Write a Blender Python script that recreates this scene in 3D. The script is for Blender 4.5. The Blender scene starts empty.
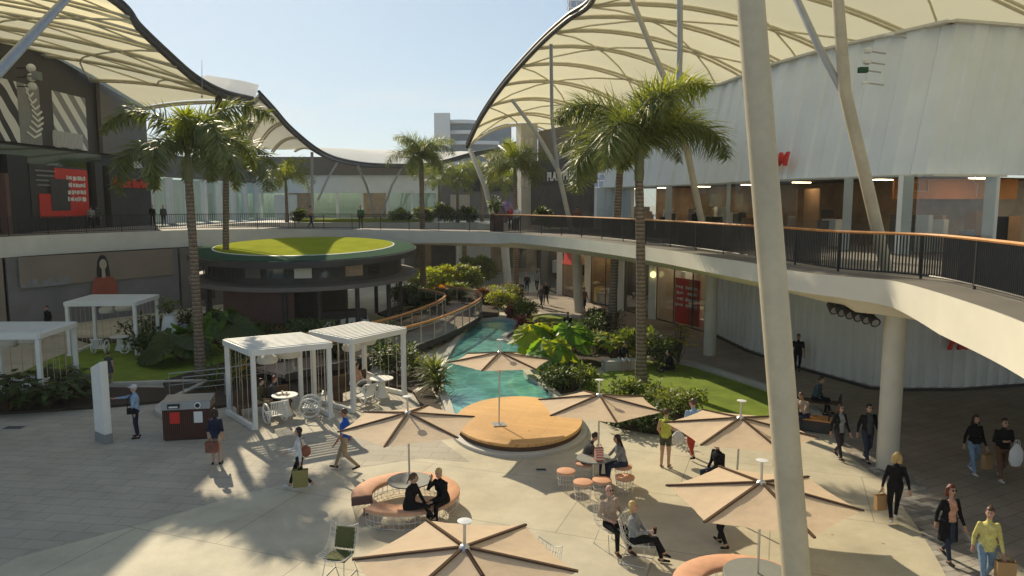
import bpy, math, random
import numpy as np
from mathutils import Vector, Matrix, noise as mnoise
PI = math.pi
C = bpy.context.scene.collection
SC = bpy.context.scene
random.seed(7)

# ------------------------------------------------------------------ camera, sky, sun, exposure
EYE, PITCH, FPX = 7.5, math.radians(6.63), 740.0
cam_d = bpy.data.cameras.new('camera'); cam = bpy.data.objects.new('camera', cam_d); C.objects.link(cam)
cam.location = (0, 0, EYE); cam.rotation_euler = (PI/2 - PITCH, 0, 0)
cam_d.sensor_width = 36; cam_d.lens = 36*FPX/1024; cam_d.clip_start = .1; cam_d.clip_end = 3000
SC.camera = cam
SUN_EL, SUN_AZ = math.radians(33.5), math.radians(-28)          # azimuth from +Y, clockwise towards +X
w = bpy.data.worlds.new('World'); SC.world = w; w.use_nodes = True
nt = w.node_tree; nt.nodes.clear()
sky = nt.nodes.new('ShaderNodeTexSky'); sky.sky_type = 'NISHITA'; sky.sun_disc = False
sky.sun_elevation = SUN_EL; sky.sun_rotation = SUN_AZ; sky.air_density = 1.0; sky.dust_density = .3; sky.ozone_density = 1.0
bg = nt.nodes.new('ShaderNodeBackground'); bg.inputs[1].default_value = .084
# thin cloud bank low over the horizon, mixed into the sky by direction
tc = nt.nodes.new('ShaderNodeTexCoord'); mp = nt.nodes.new('ShaderNodeMapping'); mp.inputs['Scale'].default_value = (3, 3, 14)
nz = nt.nodes.new('ShaderNodeTexNoise'); nz.inputs['Scale'].default_value = 2.2; nz.inputs['Detail'].default_value = 7
rp = nt.nodes.new('ShaderNodeValToRGB'); rp.color_ramp.elements[0].position = .5; rp.color_ramp.elements[1].position = .72
sx = nt.nodes.new('ShaderNodeSeparateXYZ')
band = nt.nodes.new('ShaderNodeMapRange'); band.inputs[1].default_value = .16; band.inputs[2].default_value = .07
mu = nt.nodes.new('ShaderNodeMath'); mu.operation = 'MULTIPLY'
mx = nt.nodes.new('ShaderNodeMixRGB'); mx.inputs[2].default_value = (9.0, 9.1, 9.0, 1)
out = nt.nodes.new('ShaderNodeOutputWorld')
L = nt.links.new
L(tc.outputs['Generated'], mp.inputs[0]); L(mp.outputs[0], nz.inputs[0]); L(nz.outputs[0], rp.inputs[0])
L(tc.outputs['Generated'], sx.inputs[0]); L(sx.outputs[2], band.inputs[0]); L(band.outputs[0], mu.inputs[0]); L(rp.outputs[0], mu.inputs[1])
# soft shoulder on the sky's own brightness, as the camera's exposure gave it
den = nt.nodes.new('ShaderNodeMixRGB'); den.blend_type = 'MULTIPLY'; den.inputs[0].default_value = 1; den.inputs[2].default_value = (.125, .125, .125, 1); L(sky.outputs[0], den.inputs[1])
one = nt.nodes.new('ShaderNodeMixRGB'); one.blend_type = 'ADD'; one.inputs[0].default_value = 1; one.inputs[2].default_value = (1, 1, 1, 1); L(den.outputs[0], one.inputs[1])
dv = nt.nodes.new('ShaderNodeMixRGB'); dv.blend_type = 'DIVIDE'; dv.inputs[0].default_value = 1; L(sky.outputs[0], dv.inputs[1]); L(one.outputs[0], dv.inputs[2])
gn = nt.nodes.new('ShaderNodeMixRGB'); gn.blend_type = 'MULTIPLY'; gn.inputs[0].default_value = 1; gn.inputs[2].default_value = (1.80, 2.02, 2.2, 1); L(dv.outputs[0], gn.inputs[1])
L(mu.outputs[0], mx.inputs[0]); L(gn.outputs[0], mx.inputs[1]); L(mx.outputs[0], bg.inputs[0]); L(bg.outputs[0], out.inputs[0])
sun_d = bpy.data.lights.new('sun', 'SUN'); sun_d.energy = 5.0; sun_d.angle = math.radians(.6); sun_d.color = (1, .86, .62)
sun = bpy.data.objects.new('sun', sun_d); C.objects.link(sun)
sdir = Vector((math.sin(SUN_AZ)*math.cos(SUN_EL), math.cos(SUN_AZ)*math.cos(SUN_EL), math.sin(SUN_EL)))
sun.rotation_euler = sdir.to_track_quat('Z', 'Y').to_euler(); sun.location = sdir*200
SC.view_settings.view_transform = 'Standard'; SC.view_settings.look = 'None'; SC.view_settings.gamma = 1
SC.view_settings.use_curve_mapping = False; SC.view_settings.exposure = 0.14
SC.cycles.max_bounces = 7; SC.cycles.transparent_max_bounces = 12; SC.cycles.use_denoising = True

def G(px, py, z=0.0):
    """where the sight line of the photograph through (px, py) meets the level z"""
    u, v = (px-512)/FPX, (288-py)/FPX
    d = Vector((u, math.cos(PITCH)+v*math.sin(PITCH), -math.sin(PITCH)+v*math.cos(PITCH)))
    k = (z-EYE)/d.z
    return Vector((d.x*k, d.y*k, z))
def D(px, py, y):
    """the same sight line at the distance y"""
    u, v = (px-512)/FPX, (288-py)/FPX
    d = Vector((u, math.cos(PITCH)+v*math.sin(PITCH), -math.sin(PITCH)+v*math.cos(PITCH)))
    k = y/d.y
    return Vector((d.x*k, y, EYE+d.z*k))

# ------------------------------------------------------------------ materials
def _mat(name):
    m = bpy.data.materials.new(name); m.use_nodes = True
    n = m.node_tree; n.nodes.clear()
    return m, n, n.nodes.new('ShaderNodeOutputMaterial')
def mat(name, col, rough=.6, metal=0., var=.15, scale=2.5, bump=0., bscale=60., spec=.4, fine=0.):
    m, n, o = _mat(name); N = n.nodes.new; K = n.links.new
    b = N('ShaderNodeBsdfPrincipled'); K(b.outputs[0], o.inputs[0])
    b.inputs['Roughness'].default_value = rough; b.inputs['Metallic'].default_value = metal
    b.inputs['Specular IOR Level'].default_value = spec
    t = N('ShaderNodeTexCoord'); z = N('ShaderNodeTexNoise'); z.inputs['Scale'].default_value = scale; z.inputs['Detail'].default_value = 6; z.inputs['Roughness'].default_value = .6
    K(t.outputs['Object'], z.inputs[0])
    r = N('ShaderNodeMapRange'); r.inputs[1].default_value = .25; r.inputs[2].default_value = .75; r.inputs[3].default_value = 1-var; r.inputs[4].default_value = 1+var
    K(z.outputs[0], r.inputs[0])
    fac = r.outputs[0]
    z2 = N('ShaderNodeTexNoise'); z2.inputs['Scale'].default_value = bscale; z2.inputs['Detail'].default_value = 3
    K(t.outputs['Object'], z2.inputs[0])
    if fine:
        r2 = N('ShaderNodeMapRange'); r2.inputs[1].default_value = .3; r2.inputs[2].default_value = .7; r2.inputs[3].default_value = 1-fine; r2.inputs[4].default_value = 1+fine
        K(z2.outputs[0], r2.inputs[0]); q = N('ShaderNodeMath'); q.operation = 'MULTIPLY'; K(fac, q.inputs[0]); K(r2.outputs[0], q.inputs[1]); fac = q.outputs[0]
    c = N('ShaderNodeMixRGB'); c.blend_type = 'MULTIPLY'; c.inputs[0].default_value = 1; c.inputs[1].default_value = (*col, 1); K(fac, c.inputs[2])
    K(c.outputs[0], b.inputs['Base Color'])
    if bump:
        p = N('ShaderNodeBump'); p.inputs['Strength'].default_value = bump; p.inputs['Distance'].default_value = .02
        K(z2.outputs[0], p.inputs['Height']); K(p.outputs[0], b.inputs['Normal'])
    return m
def brickmat(name, c1, c2, mortar, bw, bh, rough=.7, msize=.012, rot=0., var=.15, offset=.5):
    m, n, o = _mat(name); N = n.nodes.new; K = n.links.new
    b = N('ShaderNodeBsdfPrincipled'); K(b.outputs[0], o.inputs[0]); b.inputs['Roughness'].default_value = rough; b.inputs['Specular IOR Level'].default_value = .3
    t = N('ShaderNodeTexCoord'); mp = N('ShaderNodeMapping'); mp.inputs['Rotation'].default_value = (0, 0, rot); K(t.outputs['Object'], mp.inputs[0])
    k = N('ShaderNodeTexBrick'); k.inputs['Scale'].default_value = 1; k.inputs['Brick Width'].default_value = bw; k.inputs['Row Height'].default_value = bh
    k.inputs['Mortar Size'].default_value = msize; k.inputs['Color1'].default_value = (*c1, 1); k.inputs['Color2'].default_value = (*c2, 1); k.inputs['Mortar'].default_value = (*mortar, 1); k.offset = offset
    K(mp.outputs[0], k.inputs[0])
    z = N('ShaderNodeTexNoise'); z.inputs['Scale'].default_value = .55; z.inputs['Detail'].default_value = 9; z.inputs['Roughness'].default_value = .68; K(t.outputs['Object'], z.inputs[0])
    r = N('ShaderNodeMapRange'); r.inputs[1].default_value = .25; r.inputs[2].default_value = .75; r.inputs[3].default_value = 1-var; r.inputs[4].default_value = 1+var; K(z.outputs[0], r.inputs[0])
    z2 = N('ShaderNodeTexNoise'); z2.inputs['Scale'].default_value = 38; z2.inputs['Detail'].default_value = 4; K(t.outputs['Object'], z2.inputs[0])
    r2 = N('ShaderNodeMapRange'); r2.inputs[1].default_value = .3; r2.inputs[2].default_value = .7; r2.inputs[3].default_value = .9; r2.inputs[4].default_value = 1.1; K(z2.outputs[0], r2.inputs[0])
    q = N('ShaderNodeMath'); q.operation = 'MULTIPLY'; K(r.outputs[0], q.inputs[0]); K(r2.outputs[0], q.inputs[1])
    # dark spots: old gum and drips
    v = N('ShaderNodeTexVoronoi'); v.inputs['Scale'].default_value = 1.1; K(t.outputs['Object'], v.inputs[0])
    r3 = N('ShaderNodeMapRange'); r3.inputs[1].default_value = .03; r3.inputs[2].default_value = .06; r3.inputs[3].default_value = .6; r3.inputs[4].default_value = 1.; K(v.outputs['Distance'], r3.inputs[0])
    q2 = N('ShaderNodeMath'); q2.operation = 'MULTIPLY'; K(q.outputs[0], q2.inputs[0]); K(r3.outputs[0], q2.inputs[1])
    c = N('ShaderNodeMixRGB'); c.blend_type = 'MULTIPLY'; c.inputs[0].default_value = 1; K(k.outputs[0], c.inputs[1]); K(q2.outputs[0], c.inputs[2]); K(c.outputs[0], b.inputs['Base Color'])
    p = N('ShaderNodeBump'); p.inputs['Strength'].default_value = .25; p.inputs['Distance'].default_value = .01; K(z2.outputs[0], p.inputs['Height']); K(p.outputs[0], b.inputs['Normal'])
    return m
def leafmat(name, col, col2, rough=.5, trans=.38, spec=.3):
    m, n, o = _mat(name); N = n.nodes.new; K = n.links.new
    b = N('ShaderNodeBsdfPrincipled'); b.inputs['Roughness'].default_value = rough; b.inputs['Specular IOR Level'].default_value = spec
    g = N('ShaderNodeNewGeometry'); mxx = N('ShaderNodeMixRGB'); mxx.inputs[1].default_value = (*col, 1); mxx.inputs[2].default_value = (*col2, 1)
    K(g.outputs['Random Per Island'], mxx.inputs[0]); K(mxx.outputs[0], b.inputs['Base Color'])
    tr = N('ShaderNodeBsdfTranslucent'); h = N('ShaderNodeMixRGB'); h.blend_type = 'MULTIPLY'; h.inputs[0].default_value = 1; h.inputs[2].default_value = (2.2, 2.1, .7, 1); K(mxx.outputs[0], h.inputs[1]); K(h.outputs[0], tr.inputs[0])
    s = N('ShaderNodeMixShader'); s.inputs[0].default_value = trans; K(b.outputs[0], s.inputs[1]); K(tr.outputs[0], s.inputs[2]); K(s.outputs[0], o.inputs[0])
    return m
def clothmat(name, col, trans=.3, tcol=None, scale=8., var=.06):
    m, n, o = _mat(name); N = n.nodes.new; K = n.links.new
    b = N('ShaderNodeBsdfPrincipled'); b.inputs['Roughness'].default_value = .8; b.inputs['Specular IOR Level'].default_value = .2
    t = N('ShaderNodeTexCoord'); z = N('ShaderNodeTexNoise'); z.inputs['Scale'].default_value = scale; z.inputs['Detail'].default_value = 5; K(t.outputs['Object'], z.inputs[0])
    r = N('ShaderNodeMapRange'); r.inputs[1].default_value = .25; r.inputs[2].default_value = .75; r.inputs[3].default_value = 1-var; r.inputs[4].default_value = 1+var; K(z.outputs[0], r.inputs[0])
    c = N('ShaderNodeMixRGB'); c.blend_type = 'MULTIPLY'; c.inputs[0].default_value = 1; c.inputs[1].default_value = (*col, 1); K(r.outputs[0], c.inputs[2]); K(c.outputs[0], b.inputs['Base Color'])
    p = N('ShaderNodeBump'); p.inputs['Strength'].default_value = .25; p.inputs['Distance'].default_value = .05; K(z.outputs[0], p.inputs['Height']); K(p.outputs[0], b.inputs['Normal'])
    tr = N('ShaderNodeBsdfTranslucent'); tr.inputs[0].default_value = (*(tcol or col), 1)
    s = N('ShaderNodeMixShader'); s.inputs[0].default_value = trans; K(b.outputs[0], s.inputs[1]); K(tr.outputs[0], s.inputs[2]); K(s.outputs[0], o.inputs[0])
    return m
def glassmat(name, tint=(.55, .6, .6), clear=.75):
    m, n, o = _mat(name); N = n.nodes.new; K = n.links.new
    g = N('ShaderNodeBsdfGlossy'); g.inputs['Roughness'].default_value = .03; g.inputs[0].default_value = (.9, .95, 1, 1)
    tr = N('ShaderNodeBsdfTransparent'); tr.inputs[0].default_value = (*tint, 1)
    ge = N('ShaderNodeNewGeometry'); dp = N('ShaderNodeVectorMath'); dp.operation = 'DOT_PRODUCT'; K(ge.outputs['Normal'], dp.inputs[0]); K(ge.outputs['Incoming'], dp.inputs[1])
    ab = N('ShaderNodeMath'); ab.operation = 'ABSOLUTE'; K(dp.outputs['Value'], ab.inputs[0]); iv = N('ShaderNodeMath'); iv.operation = 'SUBTRACT'; iv.inputs[0].default_value = 1; K(ab.outputs[0], iv.inputs[1])
    pw = N('ShaderNodeMath'); pw.operation = 'POWER'; K(iv.outputs[0], pw.inputs[0]); pw.inputs[1].default_value = 4.5; f = N('ShaderNodeMath'); f.operation = 'MULTIPLY_ADD'; K(pw.outputs[0], f.inputs[0]); f.inputs[1].default_value = .8; f.inputs[2].default_value = .05
    a = N('ShaderNodeMath'); a.operation = 'ADD'; a.inputs[1].default_value = .03 if clear < .8 else 0; a.use_clamp = True; K(f.outputs[0], a.inputs[0])
    s = N('ShaderNodeMixShader'); K(a.outputs[0], s.inputs[0]); K(tr.outputs[0], s.inputs[1]); K(g.outputs[0], s.inputs[2]); K(s.outputs[0], o.inputs[0])
    return m
def watermat():
    m, n, o = _mat('pool_water'); N = n.nodes.new; K = n.links.new
    b = N('ShaderNodeBsdfPrincipled'); b.inputs['Roughness'].default_value = .06; b.inputs['Specular IOR Level'].default_value = .6
    t = N('ShaderNodeTexCoord'); z = N('ShaderNodeTexNoise'); z.inputs['Scale'].default_value = .35; z.inputs['Detail'].default_value = 3; K(t.outputs['Object'], z.inputs[0])
    r = N('ShaderNodeValToRGB'); r.color_ramp.elements[0].color = (.06, .22, .20, 1); r.color_ramp.elements[1].color = (.17, .47, .42, 1); r.color_ramp.elements[0].position = .35; r.color_ramp.elements[1].position = .65
    K(z.outputs[0], r.inputs[0])
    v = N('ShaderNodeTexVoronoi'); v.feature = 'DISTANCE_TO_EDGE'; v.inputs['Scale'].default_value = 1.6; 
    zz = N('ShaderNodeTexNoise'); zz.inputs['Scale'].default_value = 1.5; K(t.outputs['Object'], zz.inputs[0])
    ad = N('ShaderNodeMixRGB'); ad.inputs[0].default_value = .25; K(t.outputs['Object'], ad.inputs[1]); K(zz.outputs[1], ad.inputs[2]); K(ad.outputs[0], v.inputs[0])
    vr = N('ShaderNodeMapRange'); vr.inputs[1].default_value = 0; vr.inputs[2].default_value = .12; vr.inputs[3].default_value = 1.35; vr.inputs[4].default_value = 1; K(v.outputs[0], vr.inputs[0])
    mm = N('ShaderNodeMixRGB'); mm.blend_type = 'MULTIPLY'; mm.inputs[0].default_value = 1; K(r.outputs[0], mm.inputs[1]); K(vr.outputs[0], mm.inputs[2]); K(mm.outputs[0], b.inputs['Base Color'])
    z2 = N('ShaderNodeTexNoise'); z2.inputs['Scale'].default_value = 3.5; z2.inputs['Detail'].default_value = 4; K(t.outputs['Object'], z2.inputs[0])
    p = N('ShaderNodeBump'); p.inputs['Strength'].default_value = .18; p.inputs['Distance'].default_value = .05; K(z2.outputs[0], p.inputs['Height']); K(p.outputs[0], b.inputs['Normal'])
    K(b.outputs[0], o.inputs[0]); return m
def stripemat(name, cols, scale, rough=.6, axis='X', dist=0., kind='wave'):
    """hard bands between the given colours, bent by noise"""
    m, n, o = _mat(name); N = n.nodes.new; K = n.links.new
    b = N('ShaderNodeBsdfPrincipled'); b.inputs['Roughness'].default_value = rough; K(b.outputs[0], o.inputs[0]); b.inputs['Specular IOR Level'].default_value = .3
    t = N('ShaderNodeTexCoord'); wv = N('ShaderNodeTexWave'); wv.bands_direction = axis; wv.inputs['Scale'].default_value = scale; wv.inputs['Distortion'].default_value = dist; wv.inputs['Detail'].default_value = 1; wv.inputs['Detail Scale'].default_value = .6
    K(t.outputs['Object'], wv.inputs[0])
    r = N('ShaderNodeValToRGB'); r.color_ramp.interpolation = 'CONSTANT'
    r.color_ramp.elements[0].color = (*cols[0], 1); r.color_ramp.elements[1].position = .5; r.color_ramp.elements[1].color = (*cols[1], 1)
    K(wv.outputs[1], r.inputs[0]); K(r.outputs[0], b.inputs['Base Color']); return m
def lampmat(name, col, strength):
    m, n, o = _mat(name); e = n.nodes.new('ShaderNodeEmission'); e.inputs[0].default_value = (*col, 1); e.inputs[1].default_value = strength; n.links.new(e.outputs[0], o.inputs[0]); return m

M = {}
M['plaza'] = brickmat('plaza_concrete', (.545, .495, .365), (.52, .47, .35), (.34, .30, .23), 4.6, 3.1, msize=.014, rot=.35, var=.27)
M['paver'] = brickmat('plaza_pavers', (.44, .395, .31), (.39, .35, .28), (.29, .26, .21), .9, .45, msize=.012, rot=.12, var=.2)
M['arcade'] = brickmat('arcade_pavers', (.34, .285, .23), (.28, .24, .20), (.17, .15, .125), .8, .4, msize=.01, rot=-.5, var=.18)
M['mosaic'] = brickmat('mosaic_pavers', (.46, .43, .38), (.17, .155, .14), (.2, .18, .15), .42, .2, msize=.01, rot=-.35, var=.15)
M['lawn'] = mat('lawn', (.18, .25, .03), .85, var=.3, scale=1.2, bump=.6, bscale=160, spec=.15, fine=.35)
M['soil'] = mat('soil', (.05, .035, .022), .95, var=.4, scale=6, bump=.6, bscale=40)
M['concrete'] = mat('pale_concrete', (.56, .54, .48), .7, var=.12, scale=.8, bump=.1, bscale=30)
M['fascia'] = mat('painted_fascia', (.76, .73, .62), .55, var=.1, scale=.6, bump=.05)
M['soffit'] = mat('soffit', (.72, .68, .57), .7, var=.08)
M['column'] = mat('column_paint', (.60, .57, .48), .55, var=.1, scale=1.2, bump=.05)
M['mast'] = mat('mast_paint', (.50, .44, .32), .5, var=.16, scale=1.1, bump=.06, bscale=8, fine=.05)
M['steel'] = mat('grey_steel', (.40, .40, .39), .4, metal=.3, var=.1)
M['white'] = mat('white_paint', (.78, .77, .72), .5, var=.06, scale=2)
M['white_panel'] = mat('white_screen_panel', (.80, .83, .83), .5, var=.07, scale=.5)
M['flute'] = mat('fluted_wall', (.80, .79, .76), .55, var=.08, scale=.5)
M['black'] = mat('black_paint', (.022, .022, .024), .5, var=.2)
M['charcoal'] = mat('charcoal_cladding', (.055, .052, .05), .6, var=.2, scale=1)
M['brownwall'] = mat('brown_grey_wall', (.17, .155, .14), .7, var=.12, scale=.6)
M['darkedge'] = mat('canopy_rim', (.07, .06, .05), .5, var=.15)
M['fabric'] = clothmat('canopy_membrane', (.80, .77, .60), .5, (.86, .80, .56), scale=.6, var=.07)
M['fabric_white'] = clothmat('white_membrane', (.85, .84, .78), .3, (.8, .76, .62), scale=.6, var=.05)
M['rib'] = mat('canopy_rib', (.66, .60, .44), .5, var=.1)
M['wood'] = mat('orange_timber', (.62, .28, .085), .55, var=.25, scale=5, bump=.1)
M['deckwood'] = None
M['rail_dark'] = mat('railing_metal', (.035, .033, .032), .45, var=.2)
M['glass'] = glassmat('shop_glass', (.72, .76, .76), .72)
M['glass_green'] = glassmat('green_glass', (.72, .84, .80), .7)
M['glass_rail'] = glassmat('railing_glass', (.55, .58, .58), .9)
M['red'] = mat('red_paint', (.62, .035, .02), .45, var=.08)
M['redsign'] = mat('red_letters', (.75, .05, .03), .4, var=.03)
M['turf'] = mat('artificial_turf', (.31, .34, .018), .95, var=.16, scale=.9, bump=.5, bscale=120, spec=.02, fine=.25)
M['turf_edge'] = mat('green_roof_border', (.045, .10, .06), .95, var=.1, spec=.03)
M['pinkwall'] = mat('dusty_red_cladding', (.16, .085, .075), .7, var=.1)
M['water'] = watermat()
M['curb'] = mat('curb_stone', (.5, .47, .40), .7, var=.15, scale=2, bump=.1)
M['umbrella'] = clothmat('umbrella_canvas', (.65, .505, .355), .16, (.68, .5, .34), scale=5, var=.06)
M['umb_rib'] = mat('umbrella_rib', (.11, .072, .048), .95, var=.15, spec=.05)
M['alu'] = mat('brushed_aluminium', (.62, .62, .60), .3, metal=.7, var=.05)
M['cushion'] = mat('terracotta_cushion', (.66, .36, .22), .75, var=.12, scale=6, bump=.15)
M['tabletop'] = mat('grey_tabletop', (.24, .26, .25), .6, var=.1, scale=4)
M['wire'] = mat('white_wire', (.70, .68, .62), .4, var=.05)
M['olive'] = mat('olive_cushion', (.10, .105, .035), .85, var=.15, scale=8, bump=.3)
M['binwood'] = stripemat('bin_slats', ((.10, .038, .022), (.03, .012, .008)), 5.2)
M['bintop'] = mat('bin_steel', (.30, .28, .25), .35, metal=.5, var=.12)
M['beige'] = mat('beige_panel', (.45, .38, .29), .6, var=.08)
M['tan'] = mat('tan_interior', (.34, .22, .13), .7, var=.25, scale=.8)
M['orange_panel'] = mat('orange_ceiling', (.66, .25, .06), .6, var=.1)
M['stripe_light'] = mat('cream_strip', (.72, .60, .38), .5)
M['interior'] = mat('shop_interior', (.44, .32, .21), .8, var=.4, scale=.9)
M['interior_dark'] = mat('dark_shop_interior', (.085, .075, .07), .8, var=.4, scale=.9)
M['pot'] = mat('white_ceramic', (.75, .75, .74), .35, var=.04)
M['towerwhite'] = mat('tower_render', (.62, .64, .66), .7, var=.05, scale=.05)
M['towerglass'] = mat('tower_glass', (.16, .20, .24), .3, var=.2, scale=.1)
M['towerblue'] = mat('blue_tower_glass', (.10, .20, .36), .2, var=.15, scale=.08)
M['paper'] = mat('brown_paper', (.42, .26, .12), .8, var=.08)
M['lampshade'] = mat('woven_lamp_shade', (.62, .58, .48), .8, var=.12, scale=20, bump=.4)
M['grey'] = mat('mid_grey', (.25, .25, .25), .6)
M['yellow'] = mat('yellow_plastic', (.65, .45, .03), .5)
M['purple'] = mat('purple_flower', (.35, .18, .55), .6)
M['palmtrunk'] = None
LEAF = {
 'palm': leafmat('palm_leaflets', (.085, .115, .03), (.19, .22, .085), .45, .35, .45),
 'palm_young': leafmat('young_palm_leaflets', (.15, .20, .02), (.26, .28, .04), .45, .5, .4),
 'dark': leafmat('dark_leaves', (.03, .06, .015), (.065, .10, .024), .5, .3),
 'mid': leafmat('mid_leaves', (.09, .14, .025), (.18, .22, .045), .5, .45, .3),
 'lime': leafmat('lime_leaves', (.19, .25, .025), (.32, .33, .045), .5, .5, .3),
 'fan': leafmat('fan_leaves', (.08, .18, .025), (.13, .24, .035), .45, .5, .35),
 'red': leafmat('red_leaves', (.16, .028, .03), (.28, .07, .045), .4, .3),
 'orange': leafmat('orange_leaves', (.40, .14, .02), (.5, .28, .03), .4, .35),
 'pale': leafmat('pale_leaves', (.14, .17, .05), (.22, .25, .08), .4, .35),
 'yellow': leafmat('yellow_leaves', (.30, .27, .03), (.40, .33, .06), .4, .4),
}
def ringmat():
    m, n, o = _mat('palm_bark'); N = n.nodes.new; K = n.links.new
    b = N('ShaderNodeBsdfPrincipled'); b.inputs['Roughness'].default_value = .85; K(b.outputs[0], o.inputs[0]); b.inputs['Specular IOR Level'].default_value = .2
    t = N('ShaderNodeTexCoord'); wv = N('ShaderNodeTexWave'); wv.bands_direction = 'Z'; wv.wave_profile = 'SAW'; wv.inputs['Scale'].default_value = 1.9; wv.inputs['Distortion'].default_value = 1.2; wv.inputs['Detail'].default_value = 3
    K(t.outputs['Object'], wv.inputs[0]); r = N('ShaderNodeValToRGB'); r.color_ramp.elements[0].color = (.10, .075, .055, 1); r.color_ramp.elements[1].color = (.33, .26, .19, 1); K(wv.outputs[1], r.inputs[0]); 
    z = N('ShaderNodeTexNoise'); z.inputs['Scale'].default_value = 9; K(t.outputs['Object'], z.inputs[0]); mm = N('ShaderNodeMixRGB'); mm.blend_type = 'OVERLAY'; mm.inputs[0].default_value = .6; K(r.outputs[0], mm.inputs[1]); K(z.outputs[0], mm.inputs[2])
    K(mm.outputs[0], b.inputs['Base Color']); p = N('ShaderNodeBump'); p.inputs['Strength'].default_value = .8; p.inputs['Distance'].default_value = .03; K(wv.outputs[1], p.inputs['Height']); K(p.outputs[0], b.inputs['Normal']); return m
M['palmtrunk'] = ringmat()
M['crownshaft'] = mat('palm_crownshaft', (.17, .18, .08), .5, var=.2, scale=3)
def plankmat():
    m = brickmat('platform_planks', (.74, .45, .18), (.68, .40, .15), (.40, .20, .07), 2.4, .12, rough=.55, msize=.006, rot=.3, var=.15); return m
M['deckwood'] = plankmat()
M['walkplank'] = brickmat('walkway_planks', (.50, .36, .27), (.44, .31, .23), (.12, .09, .06), 2.4, .14, rough=.7, msize=.008, rot=1.0, var=.15)

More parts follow.
